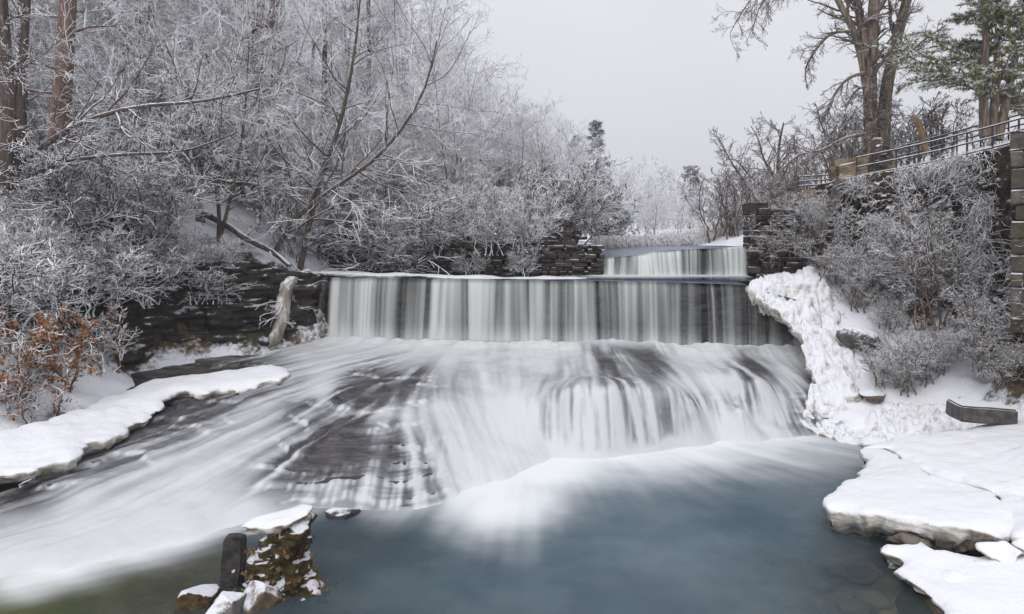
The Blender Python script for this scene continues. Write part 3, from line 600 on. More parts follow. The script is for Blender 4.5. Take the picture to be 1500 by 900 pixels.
# ------------------------------------------------------------------ snow-covered ice shelves
def inside_sd(X, Y, poly):
    """signed distance to polygon (inside positive) and outward gradient"""
    a = poly; b = np.roll(poly, -1, 0); best = np.full(X.shape, 1e9); gxo = np.zeros(X.shape); gyo = np.zeros(X.shape); ins = np.zeros(X.shape, bool)
    for (ax, ay), (bx, by) in zip(a, b):
        dx, dy = bx-ax, by-ay; t = np.clip(((X-ax)*dx+(Y-ay)*dy)/(dx*dx+dy*dy+1e-12), 0, 1)
        qx, qy = ax+t*dx, ay+t*dy; d = np.hypot(X-qx, Y-qy); m = d < best
        best = np.where(m, d, best); gxo = np.where(m, qx, gxo); gyo = np.where(m, qy, gyo)
        cond = ((ay > Y) != (by > Y)) & (X < (bx-ax)*(Y-ay)/(by-ay+1e-12)+ax); ins ^= cond
    return np.where(ins, best, -best), gxo, gyo
def shelf(name, outline, thick, label, cat, inner=(), cell=.07, seed=1, ragged=.10, m='ice', undercut=.18, lump=.10, group=None, edge=.05, craggy=.0, kind=None):
    """outline: (px, py, Y) of the top edge; inner: further (px, py, Y) on the top"""
    pts = np.array([P(*p) for p in outline]); n = len(pts)
    den = []
    for i in range(n):                       # densify and fray the edge
        a, b = pts[i], pts[(i+1) % n]; k = max(2, int(np.linalg.norm(b-a)/.10))
        for j in range(k): den.append(a+(b-a)*j/k)
    den = np.array(den)
    nx = vnoise(den[:, 0]*2.2, den[:, 1]*2.2, seed=seed)-.5+.6*(vnoise(den[:, 0]*6, den[:, 1]*6, seed=seed+1)-.5)
    ny = vnoise(den[:, 0]*2.2, den[:, 1]*2.2, seed=seed+2)-.5+.6*(vnoise(den[:, 0]*6, den[:, 1]*6, seed=seed+3)-.5)
    poly = den[:, :2]+ragged*2*np.stack([nx, ny], 1)
    zr = RBF([p[:2] for p in pts]+[P(*p)[:2] for p in inner], [p[2] for p in pts]+[P(*p)[2] for p in inner], .3)
    lo, hi = poly.min(0)-2*cell, poly.max(0)+2*cell
    X, Y = np.meshgrid(np.arange(lo[0], hi[0], cell), np.arange(lo[1], hi[1], cell))
    sd, qx, qy = inside_sd(X, Y, poly)
    keepv = sd > 0; quad = keepv[:-1, :-1] | keepv[1:, :-1] | keepv[:-1, 1:] | keepv[1:, 1:]
    X = np.where(sd < 0, qx, X); Y = np.where(sd < 0, qy, Y); sdc = np.maximum(sd, 0)
    Z = zr(X, Y)+lump*(fbm(X*1.5, Y*1.5, seed=seed+5)-.5)*2*smooth(sdc, 0, .4)+(.35 if craggy > .1 else .12)*lump*(fbm(X*6, Y*6, seed=seed+6)-.5)-craggy*np.exp(-(np.abs(fbm(X*2.3, Y*2.3, oct=5, seed=seed+15)-.5)/.045)**2)*smooth(sdc, 0, .1)-craggy*.7*smooth(fbm(X*5, Y*5, oct=4, seed=seed+16), .55, .75)-edge*np.exp(-sdc/.045)-.25*thick*np.exp(-sdc/.22)*smooth(fbm(X*.9, Y*.9, seed=seed+13), .42, .75)
    V, Q, A = compact(np.stack([X, Y, Z], 2).reshape(-1, 3), grid_faces(*X.shape, mask=quad), {'sd': sdc})
    e = np.concatenate([Q[:, [0, 1]], Q[:, [1, 2]], Q[:, [2, 3]], Q[:, [3, 0]]]); key = np.sort(e, 1); u, ix, ct = np.unique(key, axis=0, return_index=True, return_counts=True)
    be = e[ix[ct == 1]]; bv = np.unique(be); mp = np.full(len(V), -1); mp[bv] = np.arange(len(bv))
    B = V[bv]; nrm = np.zeros((len(bv), 2))
    for a, b in be:
        d = V[b, :2]-V[a, :2]; nn = np.array([d[1], -d[0]]); nrm[mp[a]] += nn; nrm[mp[b]] += nn
    nrm /= np.linalg.norm(nrm, axis=1, keepdims=True)+1e-9
    Vs, Fs, prev = [V], [Q], bv; off = len(V)
    th = thick*(.45+.9*vnoise(B[:, 0]*.9, B[:, 1]*.9, seed=seed+8))
    for lev, (o_, d_) in enumerate(((.025, .10), (.0, .28), (-.35, .55), (-.7, .8), (-1., 1.0))):
        nz = (vnoise(B[:, 0]*3.5, B[:, 1]*3.5, B[:, 2]*0+lev*3.1, seed=seed+9)-.5)
        L = B.copy(); oo = (o_ if o_ > 0 else o_*undercut)+(.24*nz+.16*(vnoise(B[:, 0]*9, B[:, 1]*9, B[:, 2]*0+lev*5.1, seed=seed+19)-.5))*(lev > 0)
        L[:, :2] += nrm*np.reshape(oo, (-1, 1)); L[:, 2] = B[:, 2]-th*d_
        L[:, 2] += .10*th*(vnoise(B[:, 0]*5, B[:, 1]*5, B[:, 2]*0+lev*2.3, seed=seed+12)-.5)*(lev > 0); Vs.append(L); cur = off+np.arange(len(bv)); pm = np.full(off+len(bv), -1) if False else None
        pa = prev[mp[be[:, 0]]]; pb = prev[mp[be[:, 1]]]; ca = cur[mp[be[:, 0]]]; cb = cur[mp[be[:, 1]]]
        Fs.append(np.stack([pb, pa, ca, cb], 1)); off += len(bv); prev = cur
    o = obj(name, mesh(name, np.concatenate(Vs), [np.concatenate(Fs)]), M[m])
    if kind: o['kind'] = kind
    return tag(o, label, cat, group)
def oz(lst): return [(a, b, PZ(a, b, z)[1]) for a, b, z in lst]
# left: long shelf along the chute
shelf('ice_shelf', oz([(-120, 735, .78), (0, 692, .85), (55, 684, .88), (110, 664, .95), (170, 632, 1.0), (205, 618, 1.05), (232, 590, 1.25), (262, 572, 1.4), (320, 566, 1.46), (375, 562, 1.5), (416, 550, 1.62), (414, 538, 1.66), (395, 530, 1.7), (330, 543, 1.6), (230, 553, 1.45), (170, 575, 1.4), (80, 612, 1.3), (0, 630, 1.25), (-120, 660, 1.15)]), .36,
      'long low snow-covered ice shelf along the left edge of the chute, under rust-leaved brush', 'ice shelf', seed=101, ragged=.2, undercut=.3)
# right: ice bank curling down beside the fall
shelf('ice_bank', [(1090, 412, 25.7), (1105, 428, 25.3), (1128, 445, 24.7), (1150, 462, 24.2), (1172, 490, 23.4), (1186, 525, 22.5), (1190, 556, 21.7), (1182, 585, 21.2), (1174, 612, 20.6), (1196, 628, 20.1), (1235, 640, 19.4), (1262, 648, 18.9), (1330, 640, 18.6), (1420, 628, 18.5), (1440, 600, 19.5), (1330, 585, 20.6), (1262, 560, 21.7), (1255, 520, 22.6), (1235, 470, 24.0), (1225, 430, 25.2), (1205, 396, 26.2), (1150, 397, 26.6), (1110, 404, 26.2)], .62,
      'lumpy curved bank of snowy ice from the wide fall lip down to the pool', 'ice bank', inner=[(1150, 407, 26.0), (1165, 411, 25.6), (1190, 440, 24.9), (1215, 520, 22.8), (1225, 580, 21.2), (1165, 420, 25.5), (1250, 610, 20.2)], seed=111, ragged=.16, undercut=.35, lump=.42, cell=.05, craggy=.20)
shelf('ice_shelf', oz([(1258, 655, .62), (1268, 672, .62), (1262, 690, .60), (1236, 700, .60), (1228, 712, .60), (1206, 727, .60), (1222, 740, .60), (1270, 748, .64), (1330, 758, .70), (1400, 768, .74), (1470, 776, .78), (1484, 770, .8), (1476, 745, .82), (1462, 722, .82), (1415, 706, .8), (1360, 690, .78), (1330, 672, .74), (1300, 656, .70)]), .62,
      'wide flat ice slab jutting over the pool, undercut, with a long crack behind it', 'ice shelf', seed=121, ragged=.10, undercut=.55, lump=.05)
shelf('snow_bank', oz([(1262, 652, .66), (1304, 654, .72), (1334, 670, .76), (1364, 687, .80), (1418, 703, .82), (1466, 719, .84), (1481, 744, .84), (1490, 775, .82), (1640, 800, .85), (1720, 690, 1.1), (1640, 630, 1.3), (1470, 612, 1.15), (1380, 628, .95)]), .5,
      'broad snow flat on the right shore, between cracked slab and the dark block', 'snow bank', seed=126, ragged=.05, lump=.07, undercut=.05, edge=.03)
shelf('ice_shelf', oz([(1300, 792, .34), (1296, 805, .30), (1330, 812, .28), (1312, 836, .24), (1345, 855, .22), (1375, 868, .22), (1390, 882, .20), (1392, 905, .18), (1560, 960, .25), (1600, 830, .5), (1500, 800, .5), (1440, 815, .38), (1380, 803, .36), (1350, 790, .36)]), .3,
      'lower ragged snow sheet at the bottom right corner, below the undercut slab', 'ice shelf', seed=131, ragged=.12, undercut=.25, lump=.06)
# broken plates under the big slab
for k, (o_, th, lab) in enumerate(((oz([(1435, 795, .62), (1452, 812, .5), (1478, 822, .42), (1490, 800, .6), (1470, 785, .72)]), .16, 'tilted broken ice plate wedged below the right end of the undercut slab'),
     (oz([(1480, 780, .72), (1500, 800, .62), (1540, 815, .62), (1560, 780, .8), (1510, 765, .85)]), .16, 'broken snowy ice plate at the right margin beside the undercut slab'),
     (oz([(1425, 815, .42), (1440, 828, .38), (1468, 826, .4), (1460, 812, .45)]), .12, 'small broken ice chunk lying flat on the lower snow sheet'))):
    shelf('ice_plate', o_, th, lab, 'ice plate', seed=140+k, ragged=.09, lump=.06, cell=.04, undercut=.1, group='broken ice plates')
# ice lip along the crest and driftwood-thin snow on it
def flat_tube(name, pts, w_, h_, m, label, cat, n=160, seed=1):
    c = resample(pts, n); t = np.linspace(0, 1, n); wob = .6+.8*vnoise(t*14, 0*t, seed=seed)
    wob *= smooth(t, 0, .03)*smooth(1-t, 0, .03)+.05
    V, Q = tubes(c[None], np.ones((1, n)), 10); V = V.reshape(n, 10, 3); d = V-c[:, None]
    d[..., 2] *= (h_*wob)[:, None]; d[..., :2] *= (w_*wob)[:, None, None]
    V = c[:, None]+d; V += .04*(np.stack([vnoise(V[..., 0]*4, V[..., 1]*4, V[..., 2]*4, seed=seed+i) for i in range(3)], 2)-.5)
    return tag(obj(name, mesh(name, V.reshape(-1, 3), [Q]), M[m]), label, cat)
flat_tube('ice_lip', [P(440, 400, 28.4), P(500, 401, 27.6), P(560, 405, 27.4), P(610, 403, 27.3), P(650, 408, 27.2), P(700, 408, 27.2), P(760, 410, 27.3), P(850, 409, 27.6), P(862, 408, 27.8)], .42, .10, 'ice', 'thin snowy ice rim lying along the left half of the wide fall lip', 'ice rim', seed=3)

# ------------------------------------------------------------------ masonry
def masonry(name, path, z0, z1, m, label, cat, course=.34, lmin=.5, lmax=1.1, depth=.7, seed=1, jit=.06, ruin=0., top=None):
    """courses of rough blocks along a path (x, y); z1 may be a function of distance"""
    rng = random.Random(seed); p = np.array(path, float); seg = np.linalg.norm(np.diff(p, axis=0), axis=1); D = np.concatenate([[0], np.cumsum(seg)])
    def at(s):
        i = min(max(np.searchsorted(D, s)-1, 0), len(seg)-1); t = (s-D[i])/seg[i]; d = (p[i+1]-p[i])/seg[i]
        return p[i]+(p[i+1]-p[i])*t, d
    bm = bmesh.new(); z = z0; row = 0
    zf = z1 if callable(z1) else (lambda s: z1)
    zmax = max(zf(s) for s in np.linspace(0, D[-1], 50))
    while z < zmax:
        ch = course*(.75+.5*rng.random()); s = -rng.random()*lmax*.5
        while s < D[-1]:
            ln = rng.uniform(lmin, lmax); a, b = max(s, 0), min(s+ln-.02, D[-1])
            if b-a > .1 and z+ch*.5 < zf((a+b)/2)+ruin*(float(vnoise(np.array([(a+b)*.55]), np.array([0.]), seed=seed+5)[0])-.5):
                c, d = at((a+b)/2); nrm = np.array([d[1], -d[0]]); push = jit*(rng.random()-.5)*2
                geom = bmesh.ops.create_cube(bm, size=1)['verts']
                hl, hd, hh = (b-a)/2, depth/2, (ch-.015)/2
                for v in geom:
                    x, y, zz = v.co
                    x *= 2*hl*(1-.05*rng.random()); y = y*2*hd+(rng.random()-.5)*jit; zz *= 2*hh*(1-.08*rng.random())
                    w_ = c+d*x+nrm*(y+push); v.co = (w_[0], w_[1], z+ch/2+zz)
            s += ln
        z += ch; row += 1
    bmesh.ops.bevel(bm, geom=bm.edges[:], offset=.03, segments=1, affect='EDGES')
    bmesh.ops.subdivide_edges(bm, edges=[e for e in bm.edges if e.calc_length() > .35], cuts=2, use_grid_fill=True)
    for v in bm.verts:
        q_ = v.co; n_ = vnoise(np.array([q_.x*5]), np.array([q_.y*5]), np.array([q_.z*5]), seed)[0]-.5
        v.co += Vector((0, -1, .4))*n_*.05
    me = bpy.data.meshes.new(name); bm.to_mesh(me); bm.free()
    return tag(obj(name, me, M[m]), label, cat)
# old dam, left of the gap: a long wall with a higher ruined block at its end
a = P(470, 400, 30.6); b = P(800, 400, 28.7); c = P(884, 400, 28.2)
masonry('dam_wall', [a[:2], b[:2]], 3.9, lambda s: 5.75+.25*math.sin(s*1.3), 'stone', 'long low wall of dark stone blocks behind the lip of the wide fall, half hidden by frosted brush', 'stone wall', seed=7, ruin=.6, course=.24, lmin=.3, lmax=.9, jit=.14)
masonry('dam_abutment', [P(796, 400, 28.5)[:2], P(866, 400, 28.2)[:2], P(882, 400, 28.2)[:2]], 3.9, lambda s: 6.25 if s < 1.6 else 5.55, 'stone', 'ruined block of dark brown masonry at the left end of the small upper fall', 'stone abutment', seed=9, ruin=.35, course=.2, lmin=.25, lmax=.8, depth=1.4, jit=.10)
masonry('dam_abutment', [P(1092, 400, 27.6)[:2], P(1160, 400, 27.3)[:2], P(1215, 400, 27.0)[:2]], 3.9, lambda s: 6.55+.5*math.sin(s*2), 'stone', 'stepped reddish-brown masonry at the right end of the small upper fall', 'stone abutment', seed=11, ruin=1.0, course=.24, lmin=.3, lmax=.9, depth=1.2, jit=.22)
# buried rubble masonry pillar at the right margin
pa, pb = P(1484, 400, 19.2), P(1540, 400, 18.6)
masonry('stone_pillar', [pa[:2], pb[:2]], 3.2, 8.55, 'stone_grey', 'mossy grey stone pillar at the right margin, snow on its broken ledge', 'stone pillar', seed=13, course=.5, lmin=.6, lmax=1.1, depth=.9, jit=.05)

# left cliff: dark layered rock under the bank
lc_ = [P(-60, 395, 19.6), P(60, 392, 21.2), P(150, 388, 22.9), P(230, 383, 24.6), P(300, 380, 25.4), P(370, 384, 26.0), P(425, 395, 26.9), P(462, 402, 27.8), P(500, 405, 28.6)]
rock_face('cliff', lc_, 1.3, -.1, 201, nu=300, nv=70, rim=1.6, amp=1.0)

# ------------------------------------------------------------------ retaining wall on the right, with its creepers
def wall_pt(u, v):
    k = np.clip(u, 0, .9999)*(len(WALL)-1); i = k.astype(int); f = (k-i)[..., None]
    T_ = np.array([w_[0] for w_ in WALL]); B_ = np.array([w_[1] for w_ in WALL])
    top = T_[i]*(1-f)+T_[i+1]*f; bot = B_[i]*(1-f)+B_[i+1]*f
    p = top*(1-v[..., None])+bot*v[..., None]
    p[..., 2] -= .0; return p
U_, V_ = np.meshgrid(np.linspace(0, 1, 340), np.linspace(0, 1.08, 110))
W_ = wall_pt(U_, V_)
bul = .5*(fbm(W_[..., 1]*1.2, W_[..., 2]*1.2, seed=301)-.5)*2*smooth(V_, .02, .3)+.22*(fbm(W_[..., 1]*5, W_[..., 2]*6, seed=303)-.5)
W_[..., 0] -= bul; W_[..., 1] -= bul*.6
back = W_[:1].copy(); back[..., 0] += 1.0; back[..., 1] += .6; back[..., 2] -= .05
obj_wall = tag(obj('retaining_wall', mesh('retaining_wall', np.concatenate([back, W_], 0).reshape(-1, 3), [grid_faces(111, 340)[:, ::-1]]), M['vinewall']), 'high overgrown retaining wall on the right below the sloping handrail', 'retaining wall')
rng = np.random.default_rng(5)
nv_ = 15000; u = rng.random(nv_)*.86; v = np.clip(rng.random(nv_)**1.2*1.05, 0, 1.05)
kp = fbm(u*14, v*4, seed=311) > .40+.22*rng.random(nv_); u, v = u[kp], v[kp]; nv_ = len(u)
s0 = wall_pt(u, v); s0[:, 0] -= .05+.35*rng.random(nv_); s0[:, 1] -= .3*rng.random(nv_)
D = np.stack([-.35+.5*rng.normal(size=nv_), -.4+.9*rng.normal(size=nv_), -.35+.5*rng.normal(size=nv_)], 1); D /= np.linalg.norm(D, axis=1, keepdims=True)
ln = (.18+.7*rng.random(nv_)**2); k = 6; L = np.empty((nv_, k, 3)); L[:, 0] = s0
for j in range(1, k):
    D = D+.25*rng.normal(size=D.shape); D[:, 2] -= .10; D /= np.linalg.norm(D, axis=1, keepdims=True); L[:, j] = L[:, j-1]+D*(ln/(k-1))[:, None]
Rr = (.005+.007*rng.random(nv_))[:, None]*np.linspace(1, .5, k)[None]
L2, R2 = spawn(rng, L, Rr, 3, .2, 1, 55, .6, 4, up=.02, wander=.25, rf=.8, rmin=.006, droop=.1)
Vv, Qq = join([tubes(L, Rr, 4), tubes(L2, R2, 3)])
tag(obj('creepers', mesh('creepers', Vv, Qq), M['frost_vine']), 'tangle of snow-dusted creepers hanging over the right retaining wall', 'creepers', kind='stuff')

# ------------------------------------------------------------------ trees
def trunk_line(rng, h, lean=.05, k=14, wob=.12, base=(0, 0, 0), az=None):
    az = rng.random()*6.28 if az is None else az; t = np.linspace(0, 1, k)
    x = np.cumsum(rng.normal(size=k)*wob*.4); y = np.cumsum(rng.normal(size=k)*wob*.4); x -= x[0]; y -= y[0]
    return np.stack([base[0]+x+lean*h*np.cos(az)*t**1.3, base[1]+y+lean*h*np.sin(az)*t**1.3, base[2]+h*t-.3*(1-t)], 1)
def deciduous(name, seed, h, stems=1, r=.13, L1=18, len1=.34, ang1=52, n2=7, n3=6, n4=3, up1=.05, up2=.02, lean=.06, mats=('bark', 'frost'), rmin=.008, label='', cat='tree', group=None, t0=.25, len2=.45, spread=.4, trunks=None, rf1=.5):
    rng = np.random.default_rng(seed); root = thing(name, label, cat, group=group)
    if trunks is None:
        tl = []
        for s in range(stems): tl.append(trunk_line(rng, h*(.8+.25*rng.random()) if s else h, lean+(.12*spread if stems > 1 else 0), base=((s-(stems-1)/2)*.25, .1*rng.normal(), 0), az=s*6.28/stems+rng.random()))
        T = np.stack(tl); RT = r*np.linspace(1, .12, 14)[None]*np.ones((stems, 1)); RT[:, 0] *= 1.35
    else: T, RT = trunks
    p1, r1 = spawn(rng, T, RT, L1, t0, .98, ang1, len1, 8, up=up1, wander=.13, rf=rf1, rmin=.015, taper=.55, tip=.25)
    p2, r2 = spawn(rng, p1, r1, n2, .15, 1, 45, len2, 6, up=up2, wander=.14, rf=.6, rmin=rmin*1.3, taper=.45, tip=.5)
    p3, r3 = spawn(rng, p2, r2, n3, .1, 1, 42, .5, 5, up=.02, wander=.16, rf=.75, rmin=rmin, taper=.35)
    parts = [tubes(p2, r2, 4), tubes(p3, r3, 3)]
    if n4:
        p4, r4 = spawn(rng, p3, r3, n4, .1, 1, 40, .55, 4, up=.02, wander=.18, rf=.8, rmin=rmin*.8, taper=.3)
        parts.append(tubes(p4, r4, 3))
    V, Q = join([tubes(T, RT, 9), tubes(p1, r1, 6)]); obj('trunk', mesh('trunk', V, Q), M[mats[0]], root)
    V, Q = join(parts); obj('crown', mesh('crown', V, Q), M[mats[1]], root)
    return root
FG = 'frosted trees of the wood'
TM = ('frost_bark', 'frost')
protos = [deciduous('frosted_tree', 11, 13, 1, .10, 30, .42, 55, 9, 7, 4, label='x', mats=TM, rmin=.0082, up1=.06, t0=.15),
          deciduous('frosted_tree', 12, 12, 2, .09, 20, .46, 52, 9, 7, 4, label='x', mats=TM, rmin=.0082, up1=.05, t0=.12),
          deciduous('frosted_tree', 13, 14, 1, .11, 32, .44, 65, 9, 7, 4, up1=.05, label='x', mats=TM, rmin=.0082, t0=.15),
          deciduous('frosted_tree', 14, 11, 3, .07, 16, .48, 50, 8, 7, 4, label='x', mats=TM, rmin=.0082, up1=.05, t0=.1, spread=.9),
          deciduous('frosted_tree', 15, 13, 2, .09, 22, .46, 66, 9, 7, 4, up1=.04, lean=.12, label='x', mats=TM, rmin=.0082, t0=.12, spread=.8),
          deciduous('frosted_tree', 16, 12, 1, .10, 32, .46, 72, 9, 7, 4, up1=.07, t0=.08, label='x', mats=TM, rmin=.0082)]
for p_ in protos: p_.location = (0, -500, -500)
protos_h = [13, 12, 14, 11, 13, 12]
used = set()
def place(lst, hs, i, loc, h, rz, label, group, fat=1.0, first=True):
    s = h/hs[i]; src = lst[i]
    if id(src) in used or not first:
        r = dup(src, loc, rz, (s*fat, s*fat, s), label, group)
    else:
        used.add(id(src)); r = src; r.location = loc; r.rotation_euler = (0, 0, rz); r.scale = (s*fat, s*fat, s); tag(r, label, None, group)
    return r
rn = random.Random(4)
SIL = [(-200, -500), (560, -160), (640, -20), (670, 20), (700, 70), (725, 105), (760, 128), (800, 132), (825, 175), (850, 208), (900, 218), (950, 240), (1000, 262), (1060, 280), (1120, 285), (1200, 290)]
def cap(px, Y, gz):
    y = np.interp(px, [a for a, b in SIL], [b for a, b in SIL]); return H+(HY-y)/FPX*Y-gz
def gz1(x, y):
    return float(ground_z(np.array([x]), np.array([y]))[0]) if y < 108 else float(np.interp(x, [-200, -60, -10, 20, 60, 200], [26, 13, 6.5, 5.6, 8, 12]))-.3
rows = [  # px from, to, step, Y range, height, label
 (-160, 460, 62, (27, 31), (9, 14), 'tall frosted tree at the rim of the dark left cliff', 'frosted trees along the left cliff rim'),
 (-180, 640, 48, (32, 40), (11, 16), 'frosted bare tree inside the dense wood on the left slope', 'frosted trees on the left slope'),
 (-200, 720, 46, (41, 54), (12, 17), 'pale frosted tree deep in the wood on the left slope', 'frosted trees deep in the wood'),
 (520, 850, 34, (32.5, 37), (5, 9), 'low frosted tree right behind the dark dam wall', 'frosted trees behind the dam wall'),
 (600, 880, 32, (40, 56), (9, 15), 'frosted tree in the middle of the receding wood, left of the upper fall', 'frosted trees left of the upper fall'),
 (-150, 800, 60, (58, 80), (13, 20), 'distant frosted tree closing the back of the left wood', 'frosted trees at the back of the wood'),
 (760, 1010, 30, (62, 90), (8, 14), 'hazy frosted tree beyond the reeds above the upper fall', 'hazy frosted trees beyond the reeds')]
for a, b, st, (y0, y1), (h0, h1), lab, grp in rows:
    px = a
    while px < b:
        p = px+rn.uniform(-.5, .5)*st; Y = rn.uniform(y0, y1); x = (p-750)/FPX*Y; z = gz1(x, Y)
        c_ = cap(p, Y, z)*(.86 if p > 640 else 1); h = min(rn.uniform(h0, h1), c_*rn.uniform(.82, 1.03))
        if h > 2.5:
            i = rn.randrange(6); place(protos, protos_h, i, (x, Y, z), h, rn.random()*6.28, lab, grp, fat=rn.uniform(.9, 1.25) if h > 7 else 1.35)
        px += st
# far woods: one mass along the valley
farp = [deciduous('far_tree', 31, 12, 1, .16, 20, .34, 55, 6, 5, 0, rmin=.03, mats=('bark', 'frost_far'), label='x', t0=.15), deciduous('far_tree', 32, 11, 2, .14, 14, .36, 60, 6, 5, 0, rmin=.03, mats=('bark', 'frost_far'), label='x', t0=.15)]
fp = []
for pr in farp:
    me = pr.children[1].data; V = np.empty(len(me.vertices)*3, np.float32); me.vertices.foreach_get('co', V)
    L_ = np.empty(len(me.loops), np.int32); me.loops.foreach_get('vertex_index', L_); fp.append((V.reshape(-1, 3), L_.reshape(-1, 4)))
    me = pr.children[0].data; V = np.empty(len(me.vertices)*3, np.float32); me.vertices.foreach_get('co', V)
    L_ = np.empty(len(me.loops), np.int32); me.loops.foreach_get('vertex_index', L_); fp.append((V.reshape(-1, 3), L_.reshape(-1, 4)))
for pr in farp:
    for ch in list(pr.children): bpy.data.objects.remove(ch)
    bpy.data.objects.remove(pr)
parts = []
for k in range(90):
    p = 840+rn.random()*380; Y = rn.uniform(95, 190); x = (p-750)/FPX*Y; z = gz1(x, Y); h = min(rn.uniform(9, 15), cap(p, Y, z)*rn.uniform(.9, 1.15)); 
    if h < 3: continue
    i = rn.randrange(2); a_ = rn.random()*6.28; ca, sa = math.cos(a_), math.sin(a_); s = h/12
    for V, Q in fp[2*i:2*i+2]:
        W = V*s; W = np.stack([(W[:, 0]*ca-W[:, 1]*sa)*1.2+x, (W[:, 0]*sa+W[:, 1]*ca)*1.2+Y, W[:, 2]+z], 1); parts.append((W, Q))
V, Q = join(parts); tag(obj('woods', mesh('woods', V, Q), M['frost_far']), 'far-off frosted wood closing the valley behind the upper fall', 'woods', kind='stuff')

# thick trunks standing in the left wood
def hero(name, lab, trunks_px, mats, L1=10, len1=.3, ang1=60, n2=6, n3=5, n4=3, rmin=.010, t0=.25, up1=.03, seed=1, len2=.45, cat='tree', limbs=()):
    T, RT = [], []
    for pts, w0, w1 in trunks_px:
        q_ = resample([P(*p) for p in pts], 14); T.append(q_); RT.append(np.linspace(w0, w1, 14))
    T = np.array(T); RT = np.array(RT); base = T[0, 0].copy(); base[2] += .3
    root = deciduous(name, seed, 1, label=lab, cat=cat, mats=mats, L1=L1, len1=len1, ang1=ang1, n2=n2, n3=n3, n4=n4, rmin=rmin, t0=t0, up1=up1, len2=len2, trunks=(T-base, RT), rf1=.2 if name in ('tall_tree', 'dark_tree') else .5)
    root.location = base; return root
hero('tall_tree', 'tall straight tree with a thick red-brown trunk near the left margin, rooted on the bank', [([(78, 285, 24.5), (84, 230, 24.6), (93, 120, 24.8), (100, 0, 25), (106, -130, 25.2), (110, -300, 25.4)], .36, .2)], ('bark_red', 'frost'), L1=16, len1=.26, seed=41, t0=.2, ang1=75)
hero('tall_tree', 'tall tree with a forked red-brown trunk behind the fallen log', [([(362, 290, 30), (368, 200, 30), (376, 100, 30.2), (380, 0, 30.3), (382, -160, 30.4)], .36, .2), ([(368, 140, 30.1), (385, 80, 30.2), (400, 20, 30.2), (412, -40, 30.2), (430, -180, 30.2)], .22, .12)], ('bark_red', 'frost'), L1=14, len1=.26, seed=42, t0=.25, ang1=70)
hero('dark_tree', 'nearly black wet trunk at the left margin, standing on the bank top', [([(8, 275, 21), (10, 220, 21), (12, 130, 21), (2, 0, 21), (-10, -150, 21)], .22, .14), ([(20, 280, 21.2), (22, 200, 21.2), (32, 110, 21.2), (40, 0, 21.3), (55, -160, 21.4)], .15, .08)], ('bark', 'frost_near'), L1=12, len1=.28, seed=43, t0=.3, ang1=70)
for k, (px, b_y, Y, w_, lab) in enumerate(((28, 285, 27, .22, 'tall brown trunk just right of the black wet trunk, left margin'), (300, 268, 33, .2, 'grey-brown straight trunk in the wood above the level log'), (470, 300, 34, .17, 'thin dark upright trunk behind the slim bending tree'), (535, 320, 36, .15, 'slender dark trunk in the frosted thicket behind the dam wall'), (215, 262, 36, .2, 'straight grey trunk deep in the wood between the red-brown trunks'))):
    hero('tall_tree', lab, [([(px, b_y, Y), (px+3, b_y-90, Y), (px+6, b_y-200, Y+.1), (px+4, b_y-330, Y+.2), (px+8, b_y-480, Y+.3)], w_, w_*.5)], ('bark', 'frost'), L1=14, len1=.24, seed=240+k, t0=.25, ang1=70)
# trees of the left rim reaching out over the fall
hero('leaning_tree', 'frosted tree leaning right over the wide fall lip, with a long dark diagonal limb', [([(395, 390, 28), (420, 330, 27.8), (480, 280, 27.2), (545, 240, 26.6), (590, 190, 26.2), (625, 130, 26), (640, 60, 26)], .11, .03)], ('bark', 'frost'), L1=26, len1=.42, seed=44, t0=.12, ang1=55, rmin=.0072, up1=.02)
hero('leaning_tree', 'slim frosted tree at the cliff edge, bending out above the icy driftwood', [([(440, 392, 28.2), (452, 330, 28), (470, 260, 27.6), (500, 180, 27.2), (520, 80, 27), (530, -30, 27)], .13, .03)], ('bark', 'frost'), L1=26, len1=.40, seed=45, t0=.12, ang1=60, rmin=.0072, up1=.02)
hero('leaning_tree', 'frosted tree with thin twin stems beside the fallen log, above the dark cliff', [([(318, 375, 26.6), (322, 330, 26.4), (318, 270, 26.1), (300, 200, 25.6), (270, 130, 25), (240, 60, 24.6)], .09, .025), ([(316, 375, 26.6), (330, 320, 26.4), (350, 240, 26.2), (360, 160, 26), (365, 60, 26)], .08, .02)], ('bark', 'frost_near'), L1=18, len1=.42, seed=46, t0=.2, ang1=60, rmin=.0075, up1=.01)
hero('leaning_tree', 'low frosted tree spreading sideways over the left bank from the far left', [([(-60, 330, 22), (10, 260, 21.6), (90, 190, 21.2), (190, 155, 21), (300, 150, 20.8), (380, 130, 20.6)], .13, .03), ([(-40, 320, 22), (60, 240, 21.4), (180, 225, 21.4), (270, 225, 21.4), (345, 195, 21.4)], .09, .025)], ('bark', 'frost_near'), L1=16, len1=.3, seed=47, t0=.15, ang1=55, rmin=.009, up1=.03)
